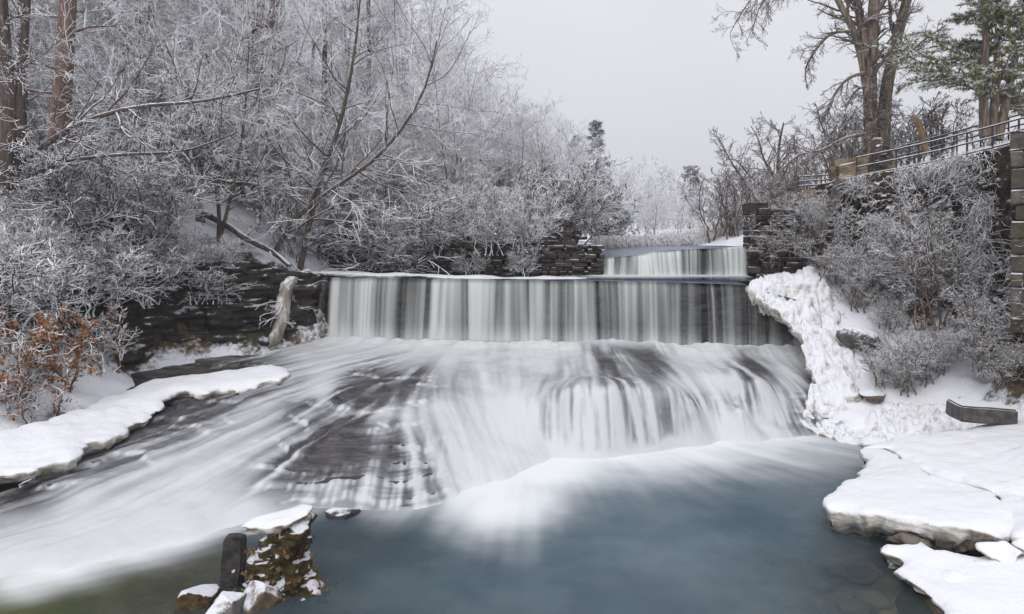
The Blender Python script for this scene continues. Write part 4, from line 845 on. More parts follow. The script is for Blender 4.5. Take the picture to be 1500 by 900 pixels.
# big bare tree on the right
YB = 28.6
def q(lst, y=YB): return [(a, b, y+(i*.12)) for i, (a, b) in enumerate(lst)]
big = hero('bare_tree', 'big bare many-stemmed tree with a thick trunk beside the rusty gate gear', [
    (q([(1277, 262), (1276, 200), (1274, 130), (1275, 60), (1282, 0), (1284, -120)]), .30, .20),
    (q([(1292, 262), (1294, 200), (1296, 140), (1306, 90), (1320, 30), (1334, -20), (1360, -110)]), .30, .15)], ('bark_tan', 'bare_twig'), L1=9, len1=.30, n2=6, n3=5, n4=2, seed=51, t0=.42, ang1=50, rmin=.009)
T, RT = [], []
for pts, w0, w1 in ((q([(1276, 175), (1270, 130), (1262, 80), (1247, 35), (1226, 0), (1205, -50)]), .26, .13), (q([(1276, 150), (1274, 95), (1262, 40), (1252, 0), (1240, -60)]), .2, .12),
                    (q([(1246, 46), (1217, 47), (1195, 72), (1178, 101), (1181, 122)]), .10, .03), (q([(1266, 107), (1242, 113), (1223, 136), (1211, 163), (1200, 184), (1216, 200)]), .10, .025),
                    (q([(1268, 126), (1250, 134), (1240, 158)]), .07, .02), (q([(1270, 196), (1235, 202), (1205, 222), (1170, 225), (1153, 242), (1130, 268)], YB-.4), .10, .02), (q([(1300, 112), (1328, 82), (1351, 60), (1386, 37)]), .11, .04),
                    (q([(1240, -50), (1180, -30), (1110, -15), (1085, 20), (1070, 48)]), .10, .02), (q([(1230, -60), (1150, -40), (1110, 10), (1102, 50)]), .08, .02), (q([(1318, 30), (1330, 0), (1322, -60)]), .1, .05)):
    T.append(resample([P(*p) for p in pts], 12)); RT.append(np.linspace(w0, w1, 12)*.75)
T = np.array(T); RT = np.array(RT); base = np.array(big.location); rng = np.random.default_rng(52)
b1, br1 = spawn(rng, T, RT, 19, .15, 1, 45, .42, 7, up=.0, wander=.16, rf=.45, rmin=.012, droop=.08)
TT_ = np.array([resample(T[0]*0+np.linspace(P(1277, 250, YB), P(1276, 120, YB+.2), 12), 12), resample(np.linspace(P(1293, 250, YB), P(1298, 120, YB+.2), 12), 12)])
e1, er1 = spawn(rng, TT_, np.full((2, 12), .03), 46, 0, 1, 75, 1.5, 7, up=.0, wander=.2, rf=.5, rmin=.0082, absL=True, taper=.2, droop=.1); b1 = np.concatenate([b1, e1]); br1 = np.concatenate([br1, er1])
b2, br2 = spawn(rng, b1, br1, 7, .2, 1, 42, .5, 5, wander=.18, rf=.6, rmin=.009, droop=.08)
b3, br3 = spawn(rng, b2, br2, 5, .2, 1, 42, .6, 4, wander=.18, rf=.7, rmin=.008, droop=.08)
V, Q = join([tubes(T-base, RT, 8)]); obj('limb', mesh('limb', V, Q), M['bark_tan'], big)
V, Q = join([tubes(b1-base, br1, 5), tubes(b2-base, br2, 3), tubes(b3-base, br3, 3)]); obj('twigs', mesh('twigs', V, Q), M['bare_twig'], big)
# thinner trees behind the right abutment
hero('bare_tree', 'leafless brownish tree behind the lower railing, left of the big bare tree', [([(1140, 305, 37), (1140, 260, 37), (1140, 215, 37), (1148, 180, 37)], .16, .04), ([(1140, 270, 37), (1118, 235, 37), (1112, 205, 37), (1100, 185, 37)], .08, .02), ([(1138, 285, 37), (1100, 262, 37), (1078, 232, 37), (1062, 235, 37)], .07, .02), ([(1112, 300, 37), (1085, 260, 37), (1062, 222, 37), (1052, 200, 37)], .06, .02)], ('bark', 'bare_twig'), L1=16, len1=.5, n2=6, n3=5, n4=2, seed=53, t0=.15, rmin=.009)
rn2 = random.Random(9)
thp = [deciduous('thicket_shrub', 61, 3.2, 5, .035, 12, .36, 40, 5, 4, 2, mats=('brown_twig', 'brown_twig'), rmin=.008, label='x', cat='shrub', t0=.1), deciduous('thicket_shrub', 62, 2.6, 6, .03, 12, .4, 45, 5, 4, 2, mats=('brown_twig', 'brown_twig'), rmin=.008, label='x', cat='shrub', t0=.1)]
for k in range(9):
    p = rn2.uniform(1055, 1235); Y = rn2.uniform(33, 40); x = (p-750)/FPX*Y
    place(thp, [3.2, 2.6], k % 2, (x, Y, gz1(x, Y)), rn2.uniform(2, 3.6), rn2.random()*6, 'thin brown leafless shrub in the thicket behind the right abutment', 'brown thicket behind the right abutment', 1.2)
for k in range(7):
    p = rn2.uniform(1225, 1480); Y = rn2.uniform(29, 34); x = (p-750)/FPX*Y
    place(thp, [3.2, 2.6], k % 2, (x, Y, gz1(x, Y)), rn2.uniform(1.8, 3.4), rn2.random()*6, 'snow-dusted shrub in the row behind the sloping handrail', 'shrubs behind the handrail', 1.2)

# conifers
def conifer(name, seed, trunks, r0, blen, n1, mats, label, droop=.06, needle=.13, per=22, cat='pine tree', snow=.5, t0=.1, taper=.8, n2=12, wid=.012, ang=78, flat=True):
    rng = np.random.default_rng(seed); root = thing(name, label, cat)
    T = np.array(trunks); RT = np.array([np.linspace(r0, r0*.2, T.shape[1])]*len(T))
    p1, r1 = spawn(rng, T, RT, n1, t0, .99, ang, blen, 7, up=.03, wander=.06, rf=.3, rmin=.015, droop=droop, absL=True, taper=taper)
    p2, r2 = spawn(rng, p1, r1, n2, .15, 1, 50, .36, 4, up=0, wander=.08, rf=.5, rmin=.006, taper=.5)
    if flat: p2[..., 2] = p2[:, :1, 2]+(p2[..., 2]-p2[:, :1, 2])*.45
    V, Q = join([tubes(T, RT, 9)]); obj('trunk', mesh('trunk', V, Q), M[mats[0]], root)
    V, Q = join([tubes(p1, r1, 5), tubes(p2, r2, 3)]); obj('branches', mesh('branches', V, Q), M[mats[0]], root)
    def blades(n, up, lift, w_, ln):
        M_ = len(p2); tt = rng.random((M_, n)); f = tt*3; i = np.minimum(f.astype(int), 2); fr = (f-i)[..., None]; ar = np.arange(M_)[:, None]
        A, B = p2[ar, i], p2[ar, i+1]; pos = (A*(1-fr)+B*fr).reshape(-1, 3); t_ = (B-A).reshape(-1, 3); t_ /= np.linalg.norm(t_, axis=1, keepdims=True)+1e-9
        d = t_*.7+.65*rng.normal(size=t_.shape); d[:, 2] += up; d /= np.linalg.norm(d, axis=1, keepdims=True)
        s_ = np.cross(d, rng.normal(size=d.shape)); s_ /= np.linalg.norm(s_, axis=1, keepdims=True)+1e-9
        l_ = ln*(.6+.7*rng.random((len(d), 1))); pos = pos+np.array([0, 0, lift]); 
        V = np.stack([pos-s_*w_, pos+s_*w_, pos+d*l_*.6+s_*w_*.8, pos+d*l_], 1); b_ = np.arange(len(d))*4
        return V.reshape(-1, 3), np.stack([b_, b_+1, b_+2, b_+3], 1)
    V, Q = blades(per, 0., 0, wid, needle); obj('needles', mesh('needles', V, [Q]), M[mats[1]], root)
    if snow:
        V, Q = blades(int(per*snow), .0, .035, wid*2.2, needle*.7); obj('snow_load', mesh('snow_load', V, [Q], smoothed=False), M['snow'], root)
    return root
m, t, b, o_ = mat('snow_clumps'); b.inputs['Base Color'].default_value = (*SNOW, 1); b.inputs['Roughness'].default_value = .8; M['snow'] = m
def tl(pts, k=14): return resample([P(*p) for p in pts], k)
tr = [tl([(1442, 200, 25), (1440, 120, 25), (1446, 40, 25), (1446, -60, 25), (1448, -170, 25)]), tl([(1452, 200, 25.2), (1462, 100, 25.3), (1462, 20, 25.4), (1468, -60, 25.4), (1470, -150, 25.4)]), tl([(1462, 205, 25.1), (1478, 130, 25.2), (1492, 60, 25.4), (1505, -30, 25.6), (1515, -120, 25.8)])]
bs = tr[0][0].copy(); cn = conifer('pine_tree', 71, [x-bs for x in tr], .17, 3.25, 30, ('bark_tan', 'needles'), 'large green pine with snow-laden boughs and several trunks, upper right corner', droop=.05, needle=.2, per=44, snow=.45, taper=.35, t0=.12, n2=17, wid=.015); cn.location = bs
for px, top, Y, lab, sd, bl in ((873, 178, 66, 'dark pine rising above the frosted wood left of the upper fall', 72, 2.6), (846, 200, 72, 'smaller dark pine tip just left of the taller one in the frosted wood', 73, 2.0), (1010, 246, 120, 'faint hazy pine among the far wood above the upper fall', 74, 4.2), (890, 290, 58, 'dark conifer low in the wood just above the left end of the upper fall', 75, 2.8)):
    x = (px-750)/FPX*Y; z = gz1(x, Y); h = H+(HY-top)/FPX*Y-z; rg = np.random.default_rng(sd)
    c_ = conifer('pine_tree', sd, [trunk_line(rg, h, .01, wob=.05)], .16, bl*1.35, 75, ('bark', 'needles_far'), lab, droop=.02, needle=.34, per=22, snow=.3, taper=.85, n2=9, wid=.025, flat=False, ang=68); c_.location = (x, Y, z)

# ------------------------------------------------------------------ shrubs and brush
bushes = [deciduous('frosted_shrub', 81, 2.6, 6, .03, 10, .55, 45, 6, 4, 0, len2=.6, mats=('frost_near', 'frost_near'), rmin=.0105, label='x', cat='shrub', t0=.1, lean=.35, up1=.0),
          deciduous('frosted_shrub', 82, 2.2, 6, .028, 10, .60, 50, 6, 4, 0, len2=.6, mats=('frost_near', 'frost_near'), rmin=.0105, label='x', cat='shrub', t0=.08, lean=.5, up1=-.02),
          deciduous('frosted_shrub', 83, 2.4, 6, .03, 11, .42, 45, 6, 5, 2, mats=('brown_twig', 'frost_vine'), rmin=.008, label='x', cat='shrub', t0=.1, lean=.4),
          deciduous('frosted_shrub', 84, 2.5, 6, .03, 11, .44, 48, 6, 5, 2, mats=('frost_bark', 'frost'), rmin=.008, label='x', cat='shrub', t0=.1, lean=.4)]
bh = [2.6, 2.2, 2.4, 2.5]
def brush(spots, lab, grp, kinds=(0, 1), hr=(1.6, 2.6), fat=1.2):
    for s_ in spots:
        p = P(*s_); k = rn2.choice(kinds); place(bushes, bh, k, tuple(p), rn2.uniform(*hr), rn2.random()*6.28, lab, grp, fat*rn2.uniform(.9, 1.2))
brush([(10, 330, 21), (60, 315, 22), (110, 340, 22.3), (160, 320, 23.5), (200, 350, 24), (240, 330, 25.5)], 'snow-laden bush on the top edge of the left cliff', 'bushes along the left cliff edge', hr=(1.6, 2.4))
brush([(20, 410, 19.8), (70, 420, 20.8), (130, 415, 21.8), (180, 405, 23), (215, 440, 23.6), (150, 455, 21.5), (60, 470, 20), (0, 470, 19)], 'drooping snow-laden bush growing from the face of the left cliff', 'bushes hanging on the left cliff', hr=(1.4, 2.2), fat=1.3)
brush([(420, 380, 28.6), (470, 385, 30), (510, 380, 31), (560, 366, 30.6), (620, 362, 30.4), (655, 358, 30), (700, 354, 29.8), (745, 350, 29.6), (790, 340, 29.4), (640, 372, 28.9), (720, 368, 28.4), (590, 375, 29.3), (770, 362, 28.2)], 'frosted bush spilling over the dark dam wall', 'bushes on the dam wall', (0, 3), (1.5, 2.4))
rr5 = random.Random(77); us = []
for k in range(44):
    px = rr5.uniform(-160, 640); Y = rr5.uniform(29.5, 42); x = (px-750)/FPX*Y; z = gz1(x, Y); us.append((px, HY+(H-z)/Y*FPX, Y))
brush(us, 'frosted shrub of the undergrowth between the trunks on the left slope', 'undergrowth shrubs on the left slope', (0, 3), (2.0, 3.4), 1.5)
us = []
for k in range(26):
    px = rr5.uniform(500, 860); Y = rr5.uniform(32.5, 40); x = (px-750)/FPX*Y; z = gz1(x, Y); us.append((px, HY+(H-z)/Y*FPX, Y))
brush(us, 'frosted shrub of the thicket right behind the dam wall', 'thicket shrubs behind the dam wall', (0, 3), (2.0, 3.6), 1.5)
brush([(275, 398, 25.0), (330, 392, 25.6), (300, 440, 24.9), (250, 420, 24.4), (310, 400, 25.2)], 'small snowy bush hanging over the bare face of the dark cliff', 'small bushes on the bare cliff', (0, 1), (.9, 1.6), 1.25)
brush([(1430, 480, 20.4), (1460, 510, 19.4), (1490, 500, 19.0), (1440, 540, 19.6), (1500, 540, 18.4), (1400, 520, 20.9), (1470, 560, 18.9)], 'low snowy bush on the slope below the mossy stone pillar', 'bushes below the stone pillar', (2,), (.7, 1.3), 1.3)
brush([(600, 402, 29.2), (690, 404, 28.6), (560, 400, 29.6), (770, 405, 28.0)], 'small frosted bush at the foot of the dam wall', 'bushes at the foot of the dam wall', (0, 1), (.8, 1.4))
brush([(1215, 410, 25.6), (1250, 450, 24.6), (1280, 440, 24.4), (1310, 410, 24.2), (1340, 450, 23.4), (1370, 420, 22.8), (1410, 440, 22.4), (1300, 480, 23.2), (1440, 430, 21.6), (1475, 450, 20.8)], 'snow-dusted bush at the foot of the overgrown retaining wall', 'bushes at the foot of the retaining wall', (2,), (1.0, 1.7))
brush([(1135, 385, 26.8), (1170, 370, 26.5), (1200, 350, 26.4), (1160, 335, 26.9)], 'snow-dusted bush growing out of the right abutment', 'bushes on the right abutment', (2,), (1.0, 1.6))
brush([(1290, 560, 21.4), (1320, 575, 21.1), (1350, 565, 21.2), (1330, 540, 21.6), (1370, 550, 21.2)], 'low brown bush with snow on its twigs beside the ice bank', 'low bushes beside the ice bank', (2,), (.9, 1.4), 1.3)
# the taller bush in the middle of the right slope
tb = deciduous('tall_shrub', 91, 4.2, 6, .04, 14, .40, 48, 6, 5, 3, mats=('brown_twig', 'frost_vine'), rmin=.009, label='tall spreading snow-dusted shrub in the middle of the right slope, brown stems below', cat='shrub', t0=.12, lean=.3)
p = P(1372, 470, 21.8); tb.location = tuple(p)
# upright bare canes at the right
rng = np.random.default_rng(95); n_ = 26; a_ = rng.random(n_)*6.28; D = np.stack([.35*np.cos(a_), .35*np.sin(a_), np.ones(n_)], 1); t_ = np.linspace(0, 1, 6)
L = D[:, None]*(t_[None, :, None]*(1.0+.8*rng.random(n_))[:, None, None])+.25*rng.normal(size=(n_, 1, 3))*np.array([1, 1, 0]); L += .03*rng.normal(size=L.shape)*t_[None, :, None]
V, Q = tubes(L, np.full((n_, 6), .011), 4)
o = tag(obj('cane_shrub', mesh('cane_shrub', V, [Q]), M['bark']), 'clump of thin upright dark canes in the snow near the right margin', 'shrub'); o.location = tuple(P(1478, 560, 19.4))
# rust-leaved oak brush on the left shelf
def leafy(name, lab, seed, loc, h, nleaf, spread=.5):
    rng = np.random.default_rng(seed); root = deciduous(name, seed, h, 6, .03, 10, .45, 50, 5, 4, 2, mats=('frost_near', 'frost_near'), rmin=.009, label=lab, cat='shrub', t0=.08, lean=spread, up1=-.02)
    cr_ = root.children[1].data; V = np.empty(len(cr_.vertices)*3, np.float32); cr_.vertices.foreach_get('co', V); V = V.reshape(-1, 3)
    lowp = V[rng.integers(0, len(V), nleaf)].astype(float)
    d = rng.normal(size=(nleaf, 3)); d[:, 2] -= .7; d /= np.linalg.norm(d, axis=1, keepdims=True); s_ = np.cross(d, rng.normal(size=(nleaf, 3))); s_ /= np.linalg.norm(s_, axis=1, keepdims=True)
    l_ = .09+.07*rng.random((nleaf, 1)); n2_ = np.cross(d, s_)
    Q4 = np.stack([lowp, lowp+d*l_*.5+s_*l_*.35+n2_*.012, lowp+d*l_, lowp+d*l_*.5-s_*l_*.35+n2_*.012], 1).reshape(-1, 3)
    obj('leaves', mesh('leaves', Q4, [np.arange(nleaf*4).reshape(-1, 4)], smoothed=False), M['leaf'], root); root.location = loc; return root
leafy('oak_shrub', 'bush with many rust-brown dead leaves above the left snow shelf', 96, tuple(P(70, 565, 19.2)), 2.0, 1700)
leafy('oak_shrub', 'snowy bush with few rust-brown leaves at the left margin, above the shelf', 97, tuple(P(-20, 560, 17.5)), 2.0, 1100)
leafy('oak_shrub', 'low rust-leaved bush touching the snow shelf beside the dark hollow', 98, tuple(P(30, 612, 17.8)), 1.3, 480)
leafy('oak_shrub', 'sparse rust-leaved bush to the right of the leafier one, on snowy slope', 99, tuple(P(140, 530, 21)), 1.6, 300)

# reeds beyond the upper fall
rng = np.random.default_rng(110); n_ = 8000; Y = 36+60*rng.random(n_)**1.4; pxr = 870+300*rng.random(n_); x = (pxr-750)/FPX*Y; z = np.maximum(ground_z(x, Y), 5.2)
L = np.empty((n_, 3, 3)); L[:, 0] = np.stack([x, Y, z], 1); hh = .25+.5*rng.random(n_)
L[:, 1] = L[:, 0]+np.stack([.1*rng.normal(size=n_), .1*rng.normal(size=n_), hh*.6], 1); L[:, 2] = L[:, 1]+np.stack([.2*rng.normal(size=n_), .2*rng.normal(size=n_), hh*.3], 1)
V, Q = tubes(L, np.tile(np.array([.018, .016, .012]), (n_, 1)), 3)
tag(obj('reeds', mesh('reeds', V, [Q]), M['reed']), 'tan dry reeds dusted with snow upstream of the upper fall', 'reeds', kind='stuff')

# ------------------------------------------------------------------ railing, platform, gear
def rod(pts, r, sides=8, n=None):
    q_ = np.array(pts, float) if n is None else resample(pts, n); return tubes(q_[None], np.full((1, len(q_)), r), sides)
def boxv(c, sx_, sy_, sz_, rz=0, ry=0):
    v = np.array([[x, y, z] for x in (-.5, .5) for y in (-.5, .5) for z in (-.5, .5)])*np.array([sx_, sy_, sz_])
    if ry: v = v@np.array([[math.cos(ry), 0, -math.sin(ry)], [0, 1, 0], [math.sin(ry), 0, math.cos(ry)]])
    v = v@np.array([[math.cos(rz), math.sin(rz), 0], [-math.sin(rz), math.cos(rz), 0], [0, 0, 1]])
    return v+np.array(c), np.array([[0, 1, 3, 2], [4, 6, 7, 5], [0, 4, 5, 1], [2, 3, 7, 6], [0, 2, 6, 4], [1, 5, 7, 3]])
def railing(name, lab, base_pts, hgt, nposts, heights, r=.032):
    """base_pts: world points of the foot line"""
    root = thing(name, lab, 'railing', loc=tuple(base_pts[0])); b0 = np.array(base_pts[0]); c, _ = polyline(np.array(base_pts)-b0, 60)
    for f in heights:
        V, Q = rod(c[::3]+np.array([0, 0, hgt*f]), r, 8); obj('rail', mesh('rail', V, [Q]), M['metal'], root)
    for k in range(nposts):
        p = c[int(k*59/(nposts-1))]; V, Q = rod([p-np.array([0, 0, .15]), p+np.array([0, 0, hgt*.5]), p+np.array([0, 0, hgt])], r*.95, 8); obj('post', mesh('post', V, [Q]), M['metal'], root)
    return root
railing('handrail', 'near sloping handrail of dark snow-dusted pipe, climbing along the wall top', [P(1255, 262, 27.3), P(1315, 251, 26.2), P(1370, 240, 25.2), P(1440, 224, 24.0), P(1510, 207, 22.8), P(1620, 182, 21)], .85, 11, (.12, .55, 1.0), r=.036)
railing('handrail', 'far side handrail of the sloping walk, partly hidden behind the near one', [P(1300, 250, 28.4), P(1370, 232, 27.4), P(1450, 212, 26.2), P(1560, 186, 24.6)], .85, 8, (.55, 1.0), r=.032)
railing('handrail', 'short level handrail on the small concrete landing left of the tan block', [P(1169, 277, 29.0), P(1218, 274, 28.6), P(1222, 262, 28.9)], .52, 3, (.25, .62, 1.0), r=.03)
def bevel_box(name, c, dims, m, lab=None, cat=None, rz=0, ry=0, parent=None, seed=1, rough=.03, bev=.04):
    bm = bmesh.new(); bmesh.ops.create_cube(bm, size=1)
    for v in bm.verts: v.co = Vector((v.co.x*dims[0], v.co.y*dims[1], v.co.z*dims[2]))
    bmesh.ops.bevel(bm, geom=bm.edges[:], offset=bev, segments=2, affect='EDGES')
    bmesh.ops.subdivide_edges(bm, edges=[e for e in bm.edges if e.calc_length() > .25], cuts=5, use_grid_fill=True)
    for v in bm.verts:
        q_ = v.co; v.co += v.normal*0+Vector((vnoise([q_.x*4], [q_.y*4], [q_.z*4], seed)[0]-.5, vnoise([q_.x*4], [q_.y*4], [q_.z*4], seed+1)[0]-.5, vnoise([q_.x*4], [q_.y*4], [q_.z*4], seed+2)[0]-.5))*rough*2
    me = bpy.data.meshes.new(name); bm.to_mesh(me); bm.free()
    o = obj(name, me, M[m], parent); o.location = tuple(c); o.rotation_euler = (0, ry, rz)
    return tag(o, lab, cat) if lab else o
bevel_box('concrete_landing', P(1192, 292, 29.0), (1.5, 1.3, .75), 'concrete', 'small concrete landing block under the short handrail', 'concrete landing', seed=5)
# tan rounded masonry block under the tree
bevel_box('stone_block', P(1262, 252, 28.0), (2.3, 1.5, 1.15), 'concrete', 'tan weathered stone block below the big bare tree, snow along its sloping top', 'stone block', rz=-.35, ry=-.16, seed=8, rough=.09, bev=.2)
bevel_box('leaning_beam', P(1218, 308, 27.0), (.34, .4, 2.5), 'boulder', 'dark leaning concrete beam propped against the retaining wall below the landing', 'beam', ry=.26, rz=-.3, seed=12, rough=.03)
# rusty gate gear
gr = thing('gate_gear', 'rusty iron gate gear standing on the wall top in front of the big tree', 'gate gear', tuple(P(1288, 236, 27.0)))
bm = bmesh.new()
n_ = 28
for k in range(n_):
    a0, a1 = k*2*math.pi/n_, (k+1)*2*math.pi/n_
    for (r_in, r_out) in ((.36, .46 if k % 2 else .52),):
        vs = [bm.verts.new((rr_*math.cos(a_), y_, rr_*math.sin(a_))) for y_ in (-.07, .07) for rr_ in (r_in, r_out) for a_ in (a0, a1)]
        for f in ((0, 1, 3, 2), (4, 6, 7, 5), (0, 4, 5, 1), (2, 3, 7, 6), (0, 2, 6, 4), (1, 5, 7, 3)): bm.faces.new([vs[i] for i in f])
me = bpy.data.meshes.new('gear_wheel'); bm.to_mesh(me); bm.free(); o = obj('gear_wheel', me, M['rust'], gr); o.location = (.18, 0, .22); o.rotation_euler = (0, 0, .5)
V, Q = join([boxv((0, 0, 0), .72, .05, .05), boxv((0, 0, 0), .05, .05, .72), rod([(0, -.15, 0), (0, 0, 0), (0, .15, 0)], .07, 10)]); o = obj('spokes', mesh('spokes', V, Q, False), M['rust'], gr); o.location = (.18, 0, .22); o.rotation_euler = (0, 0, .5)
bevel_box('frame', (-.18, .05, .22), (.24, .3, 1.25), 'rust', parent=gr, ry=.16, bev=.03, rough=.015)
bevel_box('snow_cap', (-.05, .05, .86), (.36, .36, .16), 'ice', parent=gr, bev=.07, rough=.03)
bevel_box('gear_case', (.25, .15, .05), (.5, .3, .4), 'rust', parent=gr, bev=.04, rough=.01)
# broken pale stump behind the rail
V, Q = tubes(resample([P(1358, 228, 26.5), P(1354, 212, 26.5), P(1350, 196, 26.5), P(1345, 180, 26.5), P(1342, 171, 26.5)], 12)[None], np.array([[.14, .13, .12, .12, .11, .11, .12, .11, .11, .12, .08, .02]]), 9)
V2_, Q2_ = tubes(resample([P(1347, 188, 26.5), P(1339, 176, 26.5), P(1329, 168, 26.5)], 6)[None], np.array([[.06, .055, .05, .045, .03, .015]]), 7); V, Qs_ = join([(V, Q), (V2_, Q2_)]); Q = Qs_[0]
V = V+.05*(np.stack([vnoise(V[:, 0]*6, V[:, 1]*6, V[:, 2]*3, seed=i) for i in range(3)], 1)-.5)*2
tag(obj('broken_stump', mesh('broken_stump', V, [Q]), M['wood_new']), 'pale orange snapped tree stump behind the sloping handrail', 'tree stump')

# ------------------------------------------------------------------ logs and driftwood
def log(name, pts, w0, w1, m, lab, seed=1, n=30, cat='log', stubs=5):
    root = thing(name, lab, cat, tuple(P(*pts[0]))); b0 = P(*pts[0]); c = resample([P(*p) for p in pts], n)-b0
    V, Q = tubes(c[None], np.linspace(w0, w1, n)[None], 10); V = V+.03*(np.stack([vnoise(V[:, 0]*3, V[:, 1]*3, V[:, 2]*3, seed=seed+i) for i in range(3)], 1)-.5)*2
    obj('trunk', mesh('trunk', V, [Q]), M[m], root)
    rng = np.random.default_rng(seed); T = c[None]; RT = np.linspace(w0, w1, n)[None]
    p1, r1 = spawn(rng, T, RT, stubs, .3, 1, 55, .22, 6, wander=.2, rf=.35, rmin=.012); p2, r2 = spawn(rng, p1, r1, 5, .2, 1, 45, .5, 4, wander=.2, rf=.6, rmin=.009)
    V, Q = join([tubes(p1, r1, 5), tubes(p2, r2, 3)]); obj('branches', mesh('branches', V, Q), M['frost_near'], root)
    return root
log('fallen_log', [(205, 258, 26.6), (270, 260, 26.6), (330, 266, 26.7), (392, 274, 26.8)], .13, .08, 'bark', 'snow-topped log lying level above the left cliff between the tree trunks', 201)
log('fallen_log', [(298, 312, 27.2), (335, 330, 27), (360, 350, 26.8), (400, 368, 27.2), (425, 390, 27)], .16, .09, 'bark', 'crooked fallen log sloping down to the icy driftwood at the cliff edge', 205)
dw = thing('icy_driftwood', 'pale ice-coated root hanging down the left end of the wide fall', 'driftwood', tuple(P(440, 402, 26.6)))
c = resample([P(452, 399, 27.4), P(432, 404, 26.8), P(418, 420, 26.4), P(414, 450, 26.2), P(413, 480, 26.0), P(396, 505, 25.9), P(386, 515, 25.8)], 40)-np.array(dw.location)
t_ = np.linspace(0, 1, 40); V, Q = tubes(c[None], (.12+.16*np.sin(t_*3.1)+.1*(vnoise(t_*8, 0*t_, seed=7)-.5))[None], 14)
V = V+.16*(np.stack([fbm(V[:, 0]*4, V[:, 1]*4, V[:, 2]*1.5, seed=i*3) for i in range(3)], 1)-.5)*2
obj('root', mesh('root', V, [Q]), M['driftwood'], dw)
rng = np.random.default_rng(208); p1, r1 = spawn(rng, c[None], np.full((1, 40), .09), 16, .05, .8, 60, .4, 7, wander=.25, rf=.25, rmin=.014, droop=.15); p2, r2 = spawn(rng, p1, r1, 4, .2, 1, 45, .5, 5, wander=.2, rf=.6, rmin=.009, droop=.1)
V, Q = join([tubes(p1, r1, 5), tubes(p2, r2, 3)]); obj('twigs', mesh('twigs', V, Q), M['frost_near'], dw)

# ------------------------------------------------------------------ rocks
def rock(name, c, dims, m, lab, seed=1, rz=0, sub=4, cuts=10, rough=.12, parent=None, cat='rock', tilt=(0, 0)):
    bm = bmesh.new(); bmesh.ops.create_icosphere(bm, subdivisions=sub, radius=1); V = np.array([v.co[:] for v in bm.verts]); rng = np.random.default_rng(seed)
    for k in range(cuts):
        n_ = rng.normal(size=3); n_ /= np.linalg.norm(n_); d_ = .55+.3*rng.random(); h_ = V@n_; V = V-np.maximum(h_-d_, 0)[:, None]*n_
    V = V*(1+rough*(fbm(V[:, 0]*3+seed, V[:, 1]*3, V[:, 2]*3, seed=seed)-.5)[:, None]*2)
    V = V*np.array(dims)/2/np.abs(V).max(0)
    for v, co in zip(bm.verts, V): v.co = co
    for f in bm.faces: f.smooth = True
    me = bpy.data.meshes.new(name); bm.to_mesh(me); bm.free(); o = obj(name, me, M[m], parent); o.location = tuple(c); o.rotation_euler = (tilt[0], tilt[1], rz)
    return tag(o, lab, cat) if lab else o
# right shore
bevel_box('rock_block', P(1437, 604, 17.6), (1.35, .8, .42), 'boulder', 'long dark squared block lying in the snow near the right margin', 'rock', rz=-.12, ry=.05, seed=21, rough=.012, bev=.04)
rock('rock', P(1496, 605, 18.6), (.7, .6, .45), 'boulder', 'grey rock at the right margin just right of the dark squared block', 22, rz=.5)
rock('rock', P(1488, 592, 19.2), (.5, .5, .3), 'boulder', 'small snow-capped rock behind the dark squared block', 23)
rock('rock', P(1278, 579, 21.0), (.9, .7, .45), 'boulder_brown', 'brownish rock poking out of the ice bank under the low bush', 24, rz=.3)
rock('rock', P(1262, 497, 22.9), (1.6, 1.0, .8), 'boulder', 'slanting snow-topped ledge rock above the ice bank', 25, rz=-.5, tilt=(.2, .2))
for k, (px, py, Y, d, lab) in enumerate(((1330, 792, 12.6, (.8, .6, .5), 'dark rock in the hollow under the undercut slab, left one'), (1420, 798, 12.4, (1.0, .7, .5), 'muddy rock in the hollow under the undercut slab, right one'), (1290, 772, 13.4, (.8, .6, .5), 'dirty ice-glazed rock under the tip of the undercut slab'))):
    rock('rock', P(px, py, Y), d, 'mud_rock', lab, 30+k, rough=.45, cuts=14)
# submerged stones seen through the shallow water
rng = np.random.default_rng(33)
for k in range(14):
    px, py = rng.uniform(1130, 1310), rng.uniform(770, 895); p = PZ(px, py, -.18); rock('stone', (p[0], p[1], -.26-.12*rng.random()), (.5+.5*rng.random(), .4+.3*rng.random(), 0.22), 'mud_rock', 'brown stone under the shallow water beside the right ice sheets', 40+k, rz=rng.random()*3, sub=3, cat='stone')['group'] = 'submerged stones'
# rock pile in the foreground
p0 = PZ(415, 862, 0)
st = thing('mossy_stump', 'leaf-clogged mossy stump with a slab of ice on top, standing in the shallow foreground', 'stump', tuple(p0))
hs_, ws_ = 60, 48
tt = np.linspace(0, 1, hs_); th = np.linspace(0, 2*math.pi, ws_, endpoint=False); TT, TH = np.meshgrid(tt, th, indexing='ij')
rad = np.interp(TT, [0, .15, .35, .6, .8, .92, 1], [.66, .56, .40, .29, .34, .36, .05]); cxn = np.interp(TT, [0, .5, 1], [0, .0, .12])
X = cxn+rad*np.cos(TH); Y = rad*.8*np.sin(TH); Z = -.15+1.35*TT
dn = .8*(fbm(X*3.2, Y*3.2, Z*1.7, seed=61)-.5)+.25*(fbm(X*10, Y*10, Z*10, seed=62)-.5)
X = X+dn*np.cos(TH); Y = Y+dn*np.sin(TH); Z = Z+.15*(fbm(X*8, Y*8, Z*8, seed=63)-.5)
i = np.arange(hs_-1)[:, None]*ws_+np.arange(ws_)[None]; i2 = np.arange(hs_-1)[:, None]*ws_+(np.arange(ws_)+1) % ws_
Q = np.stack([i, i2, i2+ws_, i+ws_], 2).reshape(-1, 4); M['moss'] = snowy('mossy_debris', (.02, .017, .008), (.12, .072, .03), .5, .66, .8, 2.4, 9, rough=.7, bmp=.9, bsc=14, c3=(.06, .065, .02))
